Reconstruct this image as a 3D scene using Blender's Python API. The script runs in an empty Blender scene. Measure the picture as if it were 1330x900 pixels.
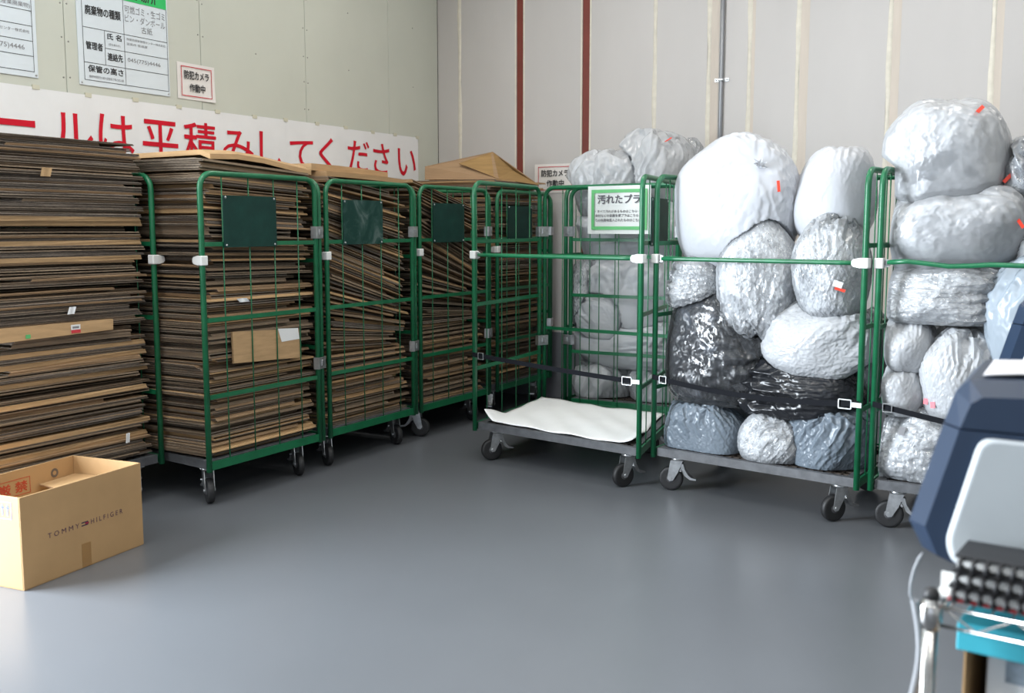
import bpy, bmesh, math, random
import numpy as np
from mathutils import Vector, Matrix
from mathutils.bvhtree import BVHTree
from math import sin, cos, pi, radians, sqrt, atan2

random.seed(11)
SC = bpy.context.scene
COL = SC.collection

# ------------------------------------------------------------------ camera
F = 1330.0
PITCH, YAW, CH = radians(6.65), radians(29.7), 1.42
FWD = np.array([-sin(YAW)*cos(PITCH), cos(YAW)*cos(PITCH), -sin(PITCH)])
RGT = np.array([cos(YAW), sin(YAW), 0.0])
UPV = np.cross(RGT, FWD)
CAM = np.array([0, 0, CH])
cd = bpy.data.cameras.new('camera')
cam = bpy.data.objects.new('camera', cd)
COL.objects.link(cam)
cam.matrix_world = Matrix(((RGT[0], UPV[0], -FWD[0], 0), (RGT[1], UPV[1], -FWD[1], 0),
                           (RGT[2], UPV[2], -FWD[2], CH), (0, 0, 0, 1)))
cd.sensor_width = 36.0
cd.lens = 36.0 * F / 1330.0
cd.clip_start = 0.05
cd.dof.use_dof = True
cd.dof.focus_distance = 5.9
cd.dof.aperture_fstop = 3.4
SC.camera = cam

# ------------------------------------------------------------------ world, daylight, exposure
wd = bpy.data.worlds.new('world')
SC.world = wd
wd.use_nodes = True
wd.node_tree.nodes['Background'].inputs[0].default_value = (0.72, 0.83, 1.0, 1)
wd.node_tree.nodes['Background'].inputs[1].default_value = 1.0
vs = SC.view_settings
vs.view_transform = 'Standard'
vs.look = 'None'
vs.exposure = -0.28
vs.gamma = 1.0
vs.use_curve_mapping = False
SC.cycles.use_denoising = True
SC.cycles.max_bounces = 10
SC.cycles.transparent_max_bounces = 16
SC.cycles.caustics_reflective = False
SC.cycles.caustics_refractive = False


def area(name, loc, direction, sx, sy, power, color):
    l = bpy.data.lights.new(name, 'AREA')
    l.shape = 'RECTANGLE'
    l.size, l.size_y, l.energy, l.color = sx, sy, power, color
    o = bpy.data.objects.new(name, l)
    o.location = loc
    o.rotation_euler = Vector(direction).to_track_quat('-Z', 'Y').to_euler()
    COL.objects.link(o)
    return o


# daylight entering through the two loading doors (left wall, and behind the camera)
area('daylight_side_door_offscreen', (-5.22, 0.9, 1.55), (1, 0.05, -0.05), 2.5, 2.9, 1200, (0.84, 0.92, 1.0))
area('daylight_loading_door_offscreen', (0.2, -4.75, 1.75), (0, 1, 0.03), 5.4, 3.2, 45, (0.86, 0.93, 1.0))


# ------------------------------------------------------------------ pixel -> place
def ray(px, py):
    return FWD + RGT*((px-665)/F) + UPV*((450-py)/F)


def onZ(px, py, z=0.0):
    d = ray(px, py)
    return CAM + d*((z-CH)/d[2])


def onX(px, py, X):
    d = ray(px, py)
    return CAM + d*(X/d[0])


def onY(px, py, Y):
    d = ray(px, py)
    return CAM + d*(Y/d[1])


# ------------------------------------------------------------------ materials
MATS = {}


class NT:
    def __init__(s, m):
        s.t = m.node_tree
        s.n = s.t.nodes
        s.l = s.t.links
        s.bsdf = s.n.get('Principled BSDF')
        s.out = s.n.get('Material Output')
        s.tc = None

    def new(s, k, **kw):
        nd = s.n.new(k)
        for a, b in kw.items():
            setattr(nd, a, b)
        return nd

    def coord(s, scale=(1, 1, 1), kind='Object'):
        if s.tc is None:
            s.tc = s.new('ShaderNodeTexCoord')
        mp = s.new('ShaderNodeMapping')
        mp.inputs['Scale'].default_value = scale
        s.l.new(s.tc.outputs[kind], mp.inputs['Vector'])
        return mp.outputs[0]

    def noise(s, scale, detail=4, rough=0.55, vec=None, ntype='FBM', dist=0.0):
        nd = s.new('ShaderNodeTexNoise')
        nd.noise_type = ntype
        nd.inputs['Scale'].default_value = scale
        nd.inputs['Detail'].default_value = detail
        nd.inputs['Roughness'].default_value = rough
        nd.inputs['Distortion'].default_value = dist
        s.l.new(vec if vec is not None else s.coord(), nd.inputs['Vector'])
        return nd.outputs[0]

    def ramp(s, val, stops):
        r = s.new('ShaderNodeValToRGB')
        e = r.color_ramp.elements
        while len(e) < len(stops):
            e.new(0.5)
        for q, (p, c) in zip(e, stops):
            q.position = p
            q.color = (*c, 1) if len(c) == 3 else c
        s.l.new(val, r.inputs[0])
        return r.outputs[0]

    def bump(s, val, strength, dist=0.01):
        b = s.new('ShaderNodeBump')
        b.inputs['Strength'].default_value = strength
        b.inputs['Distance'].default_value = dist
        s.l.new(val, b.inputs['Height'])
        return b.outputs[0]


def mat(name, base=(0.5, 0.5, 0.5), rough=0.5, metal=0.0, var=0.0, vscale=8.0, bump=0.0, bscale=60.0, vvec=(1, 1, 1), spec=0.5):
    if name in MATS:
        return MATS[name]
    m = bpy.data.materials.new(name)
    m.use_nodes = True
    t = NT(m)
    b = t.bsdf
    b.inputs['Base Color'].default_value = (*base, 1)
    b.inputs['Roughness'].default_value = rough
    b.inputs['Metallic'].default_value = metal
    b.inputs['Specular IOR Level'].default_value = spec
    if var:
        n = t.noise(vscale, 5, 0.6, t.coord(vvec))
        lo = tuple(max(0, c*(1-var)) for c in base)
        hi = tuple(min(1, c*(1+var)) for c in base)
        t.l.new(t.ramp(n, [(0.3, lo), (0.7, hi)]), b.inputs['Base Color'])
    if bump:
        t.l.new(t.bump(t.noise(bscale, 4), bump, 0.004), b.inputs['Normal'])
    MATS[name] = m
    return m


def m_floor():
    m = mat('grey epoxy floor', (0.25, 0.275, 0.31), 0.3)
    t = NT(m)
    v = t.coord()
    n1 = t.noise(0.9, 3, 0.5, v)
    c1 = t.ramp(n1, [(0.0, (0.096, 0.102, 0.112)), (1.0, (0.128, 0.136, 0.148))])
    n3 = t.noise(55.0, 2, 0.5, v)
    sp = t.ramp(n3, [(0.0, (1, 1, 1)), (0.80, (1, 1, 1)), (0.83, (0.6, 0.6, 0.6))])
    my = t.new('ShaderNodeMix', data_type='RGBA', blend_type='MULTIPLY')
    my.inputs[0].default_value = 1.0
    t.l.new(c1, my.inputs[6])
    t.l.new(sp, my.inputs[7])
    t.l.new(my.outputs[2], t.bsdf.inputs['Base Color'])
    t.bsdf.inputs['Roughness'].default_value = 0.29
    return m


def m_film(name, color, alpha, rough=0.22, trans=0.35, bump=0.5, bscale=7.0, edge=0.35):
    """Thin plastic film: partly see-through, glossy, lets light through."""
    if name in MATS:
        return MATS[name]
    m = bpy.data.materials.new(name)
    m.use_nodes = True
    t = NT(m)
    b = t.bsdf
    b.inputs['Base Color'].default_value = (*color, 1)
    b.inputs['Roughness'].default_value = rough
    b.inputs['Specular IOR Level'].default_value = 0.6
    v = t.coord()
    h = t.noise(bscale, 7, 0.62, v, ntype='RIDGED_MULTIFRACTAL', dist=0.5)
    h2 = t.noise(bscale*3.1, 4, 0.6, t.coord((1, 1, 0.45)), ntype='RIDGED_MULTIFRACTAL', dist=0.8)
    ad = t.new('ShaderNodeMath', operation='ADD')
    t.l.new(h, ad.inputs[0])
    t.l.new(h2, ad.inputs[1])
    nrm = t.bump(ad.outputs[0], bump, 0.02)
    t.l.new(nrm, b.inputs['Normal'])
    b.inputs['Specular IOR Level'].default_value = 0.0
    tr = t.new('ShaderNodeBsdfTranslucent')
    tr.inputs['Color'].default_value = (*[min(1, c*1.05) for c in color], 1)
    t.l.new(nrm, tr.inputs['Normal'])
    m1 = t.new('ShaderNodeMixShader')
    m1.inputs[0].default_value = trans
    t.l.new(b.outputs[0], m1.inputs[1])
    t.l.new(tr.outputs[0], m1.inputs[2])
    body = m1.outputs[0]
    if alpha < 1:
        tp = t.new('ShaderNodeBsdfTransparent')
        lw = t.new('ShaderNodeLayerWeight')
        lw.inputs[0].default_value = 0.35
        t.l.new(nrm, lw.inputs['Normal'])
        mr = t.new('ShaderNodeMapRange')
        mr.inputs[3].default_value = alpha
        mr.inputs[4].default_value = min(1.0, alpha+edge)
        t.l.new(lw.outputs['Facing'], mr.inputs[0])
        m2 = t.new('ShaderNodeMixShader')
        t.l.new(mr.outputs[0], m2.inputs[0])
        t.l.new(tp.outputs[0], m2.inputs[1])
        t.l.new(body, m2.inputs[2])
        body = m2.outputs[0]
    gl = t.new('ShaderNodeBsdfGlossy')
    gl.inputs['Roughness'].default_value = rough
    t.l.new(nrm, gl.inputs['Normal'])
    fz = t.new('ShaderNodeFresnel')
    fz.inputs['IOR'].default_value = 1.5
    t.l.new(nrm, fz.inputs['Normal'])
    m3 = t.new('ShaderNodeMixShader')
    t.l.new(fz.outputs[0], m3.inputs[0])
    t.l.new(body, m3.inputs[1])
    t.l.new(gl.outputs[0], m3.inputs[2])
    t.l.new(m3.outputs[0], t.out.inputs[0])
    MATS[name] = m
    return m


def m_scrap(name, stops, rough=0.3, scale=5.0, bstr=0.8):
    """Crumpled plastic film packed inside a bag: pieces of several colours."""
    if name in MATS:
        return MATS[name]
    m = bpy.data.materials.new(name)
    m.use_nodes = True
    t = NT(m)
    v = t.coord()
    n = t.noise(scale, 6, 0.65, v, dist=1.2)
    t.l.new(t.ramp(n, stops), t.bsdf.inputs['Base Color'])
    t.bsdf.inputs['Roughness'].default_value = rough
    h = t.noise(scale*3.2, 6, 0.65, v, ntype='RIDGED_MULTIFRACTAL', dist=1.0)
    t.l.new(t.bump(h, bstr, 0.03), t.bsdf.inputs['Normal'])
    MATS[name] = m
    return m


def m_kraft(name, base, rough=0.8):
    if name in MATS:
        return MATS[name]
    m = mat(name, base, rough, spec=0.25)
    t = NT(m)
    n = t.noise(6, 5, 0.6, t.coord((1, 1, 8)))
    oi = t.new('ShaderNodeObjectInfo')
    mx = t.new('ShaderNodeMath', operation='MULTIPLY_ADD')
    mx.inputs[1].default_value = 0.5
    t.l.new(oi.outputs['Random'], mx.inputs[0])
    t.l.new(n, mx.inputs[2])
    lo = tuple(c*0.72 for c in base)
    hi = tuple(c*1.18 for c in base)
    t.l.new(t.ramp(mx.outputs[0], [(0.35, lo), (0.95, hi)]), t.bsdf.inputs['Base Color'])
    return m


def m_flute(name, base):
    """Cut edge of corrugated board: fine dark flutes along the edge."""
    if name in MATS:
        return MATS[name]
    m = mat(name, base, 0.95, spec=0.1)
    t = NT(m)
    n = t.noise(70, 3, 0.7, t.coord((1, 1, 2.5)))
    n2 = t.noise(5, 3, 0.6)
    ad = t.new('ShaderNodeMath', operation='MULTIPLY_ADD')
    ad.inputs[1].default_value = 0.6
    t.l.new(n2, ad.inputs[0])
    t.l.new(n, ad.inputs[2])
    lo = tuple(c*0.6 for c in base)
    hi = tuple(c*1.3 for c in base)
    t.l.new(t.ramp(ad.outputs[0], [(0.5, lo), (0.95, hi)]), t.bsdf.inputs['Base Color'])
    return m


GREEN = mat('green enamel paint', (0.008, 0.125, 0.05), 0.32, var=0.18, vscale=12)
PLATE = mat('dark green plastic board', (0.005, 0.036, 0.028), 0.6, var=0.25, vscale=9, bump=0.1, spec=0.25)
ZINC = mat('zinc plated steel', (0.55, 0.56, 0.57), 0.32, 0.9, var=0.2, vscale=30)
CHROME = mat('chrome', (0.46, 0.45, 0.44), 0.2, 1.0, var=0.25, vscale=25)
RUBBER = mat('black rubber', (0.012, 0.012, 0.013), 0.55, bump=0.2)
HUB = mat('dark grey wheel hub', (0.06, 0.06, 0.065), 0.5)
DECKM = mat('grey painted steel deck', (0.085, 0.088, 0.095), 0.45, var=0.3, vscale=20)
GRIDM = mat('worn brown deck grid', (0.06, 0.045, 0.035), 0.7, var=0.4, vscale=30)
LATCH = mat('white nylon', (0.72, 0.72, 0.70), 0.45, var=0.06)
STRAPM = mat('black webbing', (0.008, 0.009, 0.012), 0.85, bump=0.3, bscale=200, spec=0.15)
PAPER = mat('white paper', (0.80, 0.81, 0.82), 0.7, var=0.03, vscale=5)
INK = mat('black ink', (0.02, 0.02, 0.022), 0.6, var=0.1)
INKG = mat('grey thin ink', (0.22, 0.22, 0.23), 0.6, var=0.1)
REDINK = mat('red paint', (0.58, 0.008, 0.025), 0.6, var=0.1, spec=0.2)
GRNINK = mat('green print', (0.02, 0.50, 0.12), 0.5, var=0.05)
GRNINK2 = mat('soft green print', (0.10, 0.42, 0.14), 0.5, var=0.05)

# ------------------------------------------------------------------ mesh helpers


class MB:
    def __init__(s):
        s.v, s.f, s.m, s.sm = [], [], [], []
        s.cur = 0
        s.smooth = False

    def add(s, vs_, fs, mi=None, smooth=None):
        o = len(s.v)
        s.v.extend([tuple(map(float, p)) for p in vs_])
        mi = s.cur if mi is None else mi
        smooth = s.smooth if smooth is None else smooth
        for f in fs:
            s.f.append([i+o for i in f])
            s.m.append(mi)
            s.sm.append(smooth)
        return s

    def box(s, a, b, mi=None, M=None, ch=0.0):
        x0, y0, z0 = [min(p, q) for p, q in zip(a, b)]
        x1, y1, z1 = [max(p, q) for p, q in zip(a, b)]
        if ch <= 0:
            vs_ = [(x0, y0, z0), (x1, y0, z0), (x1, y1, z0), (x0, y1, z0), (x0, y0, z1), (x1, y0, z1), (x1, y1, z1), (x0, y1, z1)]
            fs = [(0, 3, 2, 1), (4, 5, 6, 7), (0, 1, 5, 4), (1, 2, 6, 5), (2, 3, 7, 6), (3, 0, 4, 7)]
        else:
            c = min(ch, (x1-x0)/2.01, (y1-y0)/2.01, (z1-z0)/2.01)

            def ring(z, i):
                return [(x0+i, y0+c, z), (x0+c, y0+i, z), (x1-c, y0+i, z), (x1-i, y0+c, z), (x1-i, y1-c, z), (x1-c, y1-i, z), (x0+c, y1-i, z), (x0+i, y1-c, z)]
            vs_ = ring(z0, c*0.9)+ring(z0+c, 0)+ring(z1-c, 0)+ring(z1, c*0.9)
            fs = [tuple(range(7, -1, -1)), tuple(range(24, 32))]
            for r in range(3):
                for k in range(8):
                    a_, b_ = r*8+k, r*8+(k+1) % 8
                    fs.append((a_, b_, b_+8, a_+8))
        if M is not None:
            vs_ = [tuple(M @ Vector(p)) for p in vs_]
        return s.add(vs_, fs, mi, False)

    def tube(s, pts, r, n=8, mi=None, closed=False, flat=None):
        """round tube along pts (list of 3-tuples); r number or list"""
        P = [Vector(p) for p in pts]
        N = len(P)
        rs = r if isinstance(r, (list, tuple)) else [r]*N
        vs_, fs = [], []
        prev = None
        for i in range(N):
            a = P[i-1] if (i > 0 or closed) else P[i]
            b = P[(i+1) % N] if (i < N-1 or closed) else P[i]
            t = (b-a).normalized()
            if prev is None:
                u = t.orthogonal().normalized()
            else:
                u = (prev-t*prev.dot(t))
                u = u.normalized() if u.length > 1e-6 else t.orthogonal().normalized()
            prev = u
            w = t.cross(u)
            for k in range(n):
                q = 2*pi*k/n
                vs_.append(P[i]+(u*cos(q)+w*sin(q))*rs[i])
        for i in range(N if closed else N-1):
            for k in range(n):
                a_, b_ = i*n+k, i*n+(k+1) % n
                c_, d_ = ((i+1) % N)*n+(k+1) % n, ((i+1) % N)*n+k
                fs.append((a_, b_, c_, d_))
        s.add(vs_, fs, mi, True)
        if not closed:
            o = len(s.v)-N*n
            s.f.append([o+k for k in range(n-1, -1, -1)])
            s.f.append([o+(N-1)*n+k for k in range(n)])
            s.m += [s.cur if mi is None else mi]*2
            s.sm += [False]*2
        return s

    def prism(s, poly, h, M=None, mi=None):
        """poly: list of (x,y), extruded z 0..h, then M"""
        n = len(poly)
        vs_ = [(x, y, 0) for x, y in poly]+[(x, y, h) for x, y in poly]
        fs = [tuple(range(n-1, -1, -1)), tuple(range(n, 2*n))]+[(i, (i+1) % n, (i+1) % n+n, i+n) for i in range(n)]
        if M is not None:
            vs_ = [tuple(M @ Vector(p)) for p in vs_]
        return s.add(vs_, fs, mi, False)

    def lathe(s, prof, n=20, M=None, mi=None, smooth=True):
        vs_, fs = [], []
        for r, z in prof:
            for k in range(n):
                q = 2*pi*k/n
                vs_.append((r*cos(q), r*sin(q), z))
        for i in range(len(prof)-1):
            for k in range(n):
                a_, b_ = i*n+k, i*n+(k+1) % n
                fs.append((a_, b_, b_+n, a_+n))
        fs.append(tuple(range(n-1, -1, -1)))
        fs.append(tuple(range((len(prof)-1)*n, len(prof)*n)))
        if M is not None:
            vs_ = [tuple(M @ Vector(p)) for p in vs_]
        return s.add(vs_, fs, mi, smooth)

    def ribbon(s, pts, width, th, mi=None):
        """vertical strap along pts"""
        P = [Vector(p) for p in pts]
        vs_, fs = [], []
        for i, p in enumerate(P):
            a = P[max(0, i-1)]
            b = P[min(len(P)-1, i+1)]
            t = (b-a)
            t.z = 0
            t = t.normalized() if t.length > 1e-6 else Vector((1, 0, 0))
            nn = Vector((t.y, -t.x, 0))*th/2
            w = Vector((0, 0, width/2))
            vs_ += [p-nn-w, p+nn-w, p+nn+w, p-nn+w]
        for i in range(len(P)-1):
            for k in range(4):
                a_, b_ = i*4+k, i*4+(k+1) % 4
                fs.append((a_, b_, b_+4, a_+4))
        e = (len(P)-1)*4
        fs += [(3, 2, 1, 0), (e, e+1, e+2, e+3)]
        return s.add(vs_, fs, mi, False)

    def mesh(s, name, mats):
        me = bpy.data.meshes.new(name)
        me.from_pydata(s.v, [], s.f)
        for m in (mats if isinstance(mats, (list, tuple)) else [mats]):
            me.materials.append(m)
        me.polygons.foreach_set('material_index', s.m)
        me.polygons.foreach_set('use_smooth', s.sm)
        me.update()
        return me

    def build(s, name, mats, parent=None, loc=None):
        return link(name, s.mesh(name, mats), parent, loc)


def link(name, data, parent=None, loc=None, rot=None):
    o = bpy.data.objects.new(name, data)
    COL.objects.link(o)
    if parent is not None:
        o.parent = parent
    if loc is not None:
        o.location = loc
    if rot is not None:
        o.rotation_euler = rot
    return o


def tag(o, label=None, cat=None, group=None, kind=None):
    if label:
        o['label'] = label
    if cat:
        o['category'] = cat
    if group:
        o['group'] = group
    if kind:
        o['kind'] = kind
    return o


def thing(name, label, cat, loc=(0, 0, 0), rotz=0.0, group=None):
    o = link(name, None, None, loc, (0, 0, rotz))
    o.empty_display_size = 0.1
    return tag(o, label, cat, group)


def recenter(o, base):
    """move an object's origin to base, keeping its mesh where it is"""
    b = Vector(base)
    o.data.transform(Matrix.Translation(-b))
    o.location = b
    return o


# text ---------------------------------------------------------------------
def text_verts(s):
    cu = bpy.data.curves.new('t', 'FONT')
    cu.body = s
    cu.size = 1.0
    cu.resolution_u = 3
    o = bpy.data.objects.new('t', cu)
    me = bpy.data.meshes.new_from_object(o)
    v = np.array([p.co[:] for p in me.vertices], float).reshape(-1, 3)
    f = [tuple(p.vertices) for p in me.polygons]
    bpy.data.objects.remove(o)
    bpy.data.curves.remove(cu)
    bpy.data.meshes.remove(me)
    return v, f


def put_text(mb, s, box, org, rt, up, nrm, off=0.0012, bold=0.0, mi=0, keep=False):
    """fit the string into box=(u0,v0,u1,v1) on the plane org + u*rt + v*up; bold in parts of the box height"""
    v, f = text_verts(s)
    if len(v) == 0:
        return
    a, b = v.min(0), v.max(0)
    u0, v0, u1, v1 = box
    bd = bold*(v1-v0)
    u0, v0, u1, v1 = u0+bd, v0+bd, u1-bd, v1-bd
    sx, sy = (u1-u0)/max(1e-6, b[0]-a[0]), (v1-v0)/max(1e-6, b[1]-a[1])
    org, rt, up, nrm = [np.array(q, float) for q in (org, rt, up, nrm)]
    uu = u0+(v[:, 0]-a[0])*sx
    vv = v0+(v[:, 1]-a[1])*sy
    for k, (du, dv) in enumerate(((0, 0), (1, 0), (-1, 0), (0, 1), (0, -1), (.7, .7), (-.7, .7), (.7, -.7), (-.7, -.7)) if bold else ((0, 0),)):
        p = org+np.outer(uu+du*bd, rt)+np.outer(vv+dv*bd, up)+nrm*(off+k*0.00003)
        mb.add(p, f, mi, False)


def put_rect(mb, box, org, rt, up, nrm, off=0.001, mi=0):
    u0, v0, u1, v1 = box
    org, rt, up, nrm = [np.array(q, float) for q in (org, rt, up, nrm)]
    p = [org+rt*u+up*v+nrm*off for u, v in ((u0, v0), (u1, v0), (u1, v1), (u0, v1))]
    mb.add(p, [(0, 1, 2, 3)], mi, False)


# noise in numpy -------------------------------------------------------------
_rs = np.random.RandomState(5)
_PERM = np.concatenate([_rs.permutation(256)]*3)
_GR = _rs.normal(size=(256, 3))
_GR /= np.linalg.norm(_GR, axis=1)[:, None]


def pnoise(p):
    i = np.floor(p).astype(int)
    f = p-i
    u = f*f*f*(f*(f*6-15)+10)
    i &= 255
    r = 0
    for dx in (0, 1):
        for dy in (0, 1):
            for dz in (0, 1):
                h = _PERM[_PERM[_PERM[(i[:, 0]+dx) & 255]+((i[:, 1]+dy) & 255)]+((i[:, 2]+dz) & 255)]
                g = _GR[h]
                d = g[:, 0]*(f[:, 0]-dx)+g[:, 1]*(f[:, 1]-dy)+g[:, 2]*(f[:, 2]-dz)
                w = (u[:, 0] if dx else 1-u[:, 0])*(u[:, 1] if dy else 1-u[:, 1])*(u[:, 2] if dz else 1-u[:, 2])
                r = r+w*d
    return r*1.5


def ridged(p, octs=3, gain=0.5):
    r, a = 0, 1.0
    for k in range(octs):
        n = 1-np.abs(pnoise(p*(2.03**k)+17.3*k))*1.6
        r = r+a*np.clip(n, 0, 1)**2
        a *= gain
    return r


# ------------------------------------------------------------------ the room
XL, YB = -5.06, 7.573           # left wall plane, back wall plane
XR, YF, ZC = 4.4, -4.6, 4.3     # right wall, wall behind the camera, ceiling


def struct(o):
    o['kind'] = 'structure'
    return o


fl = MB().box((XL-0.3, YF-0.2, -0.12), (XR+0.2, YB+0.3, 0)).build('floor', m_floor())
struct(fl)
struct(MB().box((XL-6, YF-6, -0.2), (XR+0.2, YB+0.3, -0.13)).build('ground_outside', mat('concrete yard', (0.35, 0.35, 0.34), 0.9, var=0.15)))
struct(MB().box((XL-0.3, YF-0.2, ZC), (XR+0.2, YB+0.3, ZC+0.1)).build('ceiling', mat('white ceiling board', (0.72, 0.72, 0.70), 0.8, var=0.04)))
WPL = mat('pale sage wall panel', (0.55, 0.565, 0.495), 0.42, var=0.035, vscale=1.4, bump=0.03, bscale=30)
WPB = mat('warm grey wall panel', (0.50, 0.478, 0.464), 0.5, var=0.05, vscale=1.2, vvec=(1.0, 1.0, 0.25), bump=0.05, bscale=25)
JNT = mat('dark panel joint', (0.16, 0.16, 0.145), 0.8)

# left wall: panels 1 m wide with tight dark joints; loading door opening near the camera
DY0, DY1, DH = -0.4, 2.2, 3.1
wl = MB()
wl.box((XL-0.28, DY1, 0), (XL-0.03, YB+0.25, ZC))
wl.box((XL-0.28, YF-0.2, 0), (XL-0.03, DY0, ZC))
wl.box((XL-0.28, DY0, DH), (XL-0.03, DY1, ZC))
wl = struct(wl.build('wall_left', JNT))
seams = [DY1, 2.85, 3.852, 4.853, 5.856, 6.86, YB]
for a, b in zip(seams[:-1], seams[1:]):
    MB().box((XL-0.03, a+0.0022, 0.0), (XL, b-0.0022, ZC), ch=0.0015).build('wall_panel', WPL, wl)
for a, b in ((YF, -3.6), (-3.6, -2.6), (-2.6, -1.6), (-1.6, DY0)):
    MB().box((XL-0.03, a+0.002, 0.0), (XL, b-0.002, ZC), ch=0.0015).build('wall_panel', WPL, wl)
MB().box((XL-0.03, DY0, DH), (XL, DY1, ZC)).build('wall_panel', WPL, wl)
scr = MB()


def bare(y, z):
    return not any(a-.02 < y < b+.02 and c-.03 < z < d+.03 for a, b, c, d in ((3.0, 3.69, 2.2, 2.9), (3.91, 4.6, 2.2, 2.9), (4.63, 4.98, 2.2, 2.47), (3.3, 7.26, 1.6, 2.2)))


M_ = Matrix.Rotation(pi/2, 4, 'Y')
for y in (3.852, 4.853, 5.856):
    for z in np.arange(2.05, 4.2, 0.2):
        for dy in (-0.02, 0.022):
            if not bare(y+dy, z):
                continue
            scr.lathe([(0.005, 0.0), (0.005, 0.002), (0.003, 0.003)], 8, Matrix.Translation((XL, y+dy, z+random.uniform(-.02, .02))) @ M_)
for y in (4.35, 5.35, 6.35, 7.2):
    for z in np.arange(2.15, 4.2, 0.45):
        if not bare(y, z):
            continue
        scr.lathe([(0.005, 0.0), (0.005, 0.002), (0.003, 0.003)], 8, Matrix.Translation((XL, y, z+random.uniform(-.02, .02))) @ M_)
tag(scr.build('screw', mat('dull screw', (0.30, 0.30, 0.27), 0.5, 0.6), wl), kind='stuff')

# back wall: 0.6 m panels, caulked joints, two rust red painted columns showing between panels
wb = struct(MB().box((XL-0.28, YB+0.04, 0), (XR, YB+0.25, ZC)).build('wall_back', JNT))
CAULK = mat('cream caulk', (0.66, 0.62, 0.53), 0.6, var=0.08, vscale=18)
RUST = mat('rust red column paint', (0.17, 0.026, 0.014), 0.55, var=0.15, vscale=5)
STAIN = mat('beige patched joint', (0.55, 0.485, 0.42), 0.6, var=0.07, vscale=3, vvec=(4, 1, .4))
jx = [XL, -4.833, -4.245, -3.64, -3.052, -2.62, -2.31, -1.956, -1.328, -0.681, -0.07, 0.53, 1.13, 1.73, 2.33, 2.93, 3.53, XR]
for k, (a, b) in enumerate(zip(jx[:-1], jx[1:])):
    ga = 0.032 if abs(a+4.245) < .01 or abs(a+3.64) < .01 else 0.012
    gb = 0.032 if abs(b+4.245) < .01 or abs(b+3.64) < .01 else 0.012
    if k == 0:
        ga = 0.001
    MB().box((a+ga, YB, 0), (b-gb, YB+0.04, ZC), ch=0.003).build('wall_panel', WPB, wb)
for x in jx[1:-1]:
    if abs(x+4.245) < .01 or abs(x+3.64) < .01:
        MB().box((x-0.032, YB+0.010, 0), (x+0.032, YB+0.04, ZC)).build('column_face', RUST, wb)
        for sx in (-1, 1):
            MB().box((x+sx*0.032, YB-0.003, 0), (x+sx*0.046, YB+0.005, ZC), ch=0.002).build('joint_caulk', CAULK, wb)
    else:
        mb = MB()
        zs = np.linspace(0, ZC, 40)
        vs_, fs = [], []
        for z in zs:
            w = 0.0175+0.004*sin(z*7+x*3)+random.uniform(-.0015, .0015)
            d = random.uniform(-.003, .003)
            vs_ += [(x-w+d, YB+0.002, z), (x-w*.6+d, YB-0.005, z), (x+w*.6+d, YB-0.005, z), (x+w+d, YB+0.002, z)]
        for i in range(len(zs)-1):
            for j in range(3):
                q = i*4+j
                fs.append((q, q+1, q+5, q+4))
        mb.add(vs_, fs, 0, True).build('joint_caulk', CAULK, wb)
        if x > -2.7:
            MB().box((x+0.016, YB-0.0012, 0), (x+0.058+0.02*sin(x*9), YB+0.002, ZC)).build('joint_patch', STAIN, wb)
struct(MB().box((XL, YB-0.02, 0), (XR, YB-0.001, 0.55), ch=0.004).build('baseboard_back', mat('dark grey skirting', (0.13, 0.135, 0.15), 0.6, var=0.1)))
struct(MB().box((XR, YF, 0), (XR+0.2, YB+0.25, ZC)).build('wall_right', mat('plain grey wall', (0.5, 0.49, 0.47), 0.6, var=0.05)))
wf = MB()
wf.box((XL-0.28, YF-0.2, 0), (-2.6, YF, ZC))
wf.box((3.0, YF-0.2, 0), (XR, YF, ZC))
wf.box((-2.6, YF-0.2, 3.4), (3.0, YF, ZC))
struct(wf.build('wall_front', mat('plain grey wall', (0.5, 0.49, 0.47))))

# ceiling lamps: batten with two tubes and its own light
LAMPB = mat('white enamel batten', (0.8, 0.8, 0.78), 0.4, var=0.02)
TUBE = bpy.data.materials.new('glowing fluorescent tube')
TUBE.use_nodes = True
_t = NT(TUBE)
_t.bsdf.inputs['Base Color'].default_value = (0.9, 0.9, 0.88, 1)
_t.bsdf.inputs['Emission Color'].default_value = (1.0, 0.95, 0.87, 1)
_t.bsdf.inputs['Emission Strength'].default_value = 5.0
for x in (-3.4, -0.9, 1.6):
    for y in (5.6, 2.6, -0.6):
        t = thing('ceiling_light', 'white twin tube batten lamp on the ceiling above the carts', 'ceiling light', (x, y, ZC), 0, 'batten lamps on the ceiling')
        MB().box((-0.62, -0.07, -0.05), (0.62, 0.07, 0.0), ch=0.01).build('batten', LAMPB, t)
        for s in (-1, 1):
            MB().tube([(-0.58, s*0.05, -0.07), (0.58, s*0.05, -0.07)], 0.014, 8).build('tube', TUBE, t)
        area('ceiling_lamp_%d_%d_offscreen' % (x*10, y*10), (x, y, ZC-0.1), (0, 0, -1), 1.2, 0.16, 34, (1.0, 0.95, 0.88))

# conduit on the back wall
t = thing('conduit', 'grey metal conduit pipe running up the back wall', 'conduit', (-2.515, YB-0.018, 0.55))
MB().tube([(0, 0, 0), (0, 0, ZC-0.55)], 0.0155, 10).build('pipe', mat('grey steel conduit', (0.30, 0.31, 0.33), 0.4, 0.5), t)
for z in (0.5, 1.96, 3.3):
    c = MB().box((-0.055, 0.010, z-0.011), (0.055, 0.016, z+0.011)).box((-0.021, -0.02, z-0.011), (0.021, 0.012, z+0.011), ch=0.006)
    for s in (-1, 1):
        c.lathe([(0.007, 0), (0.007, 0.008), (0.004, 0.010)], 8, Matrix.Translation((s*0.042, 0.011, z)) @ Matrix.Rotation(pi/2, 4, 'X'))
    c.build('pipe_clamp', ZINC, t)
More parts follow.
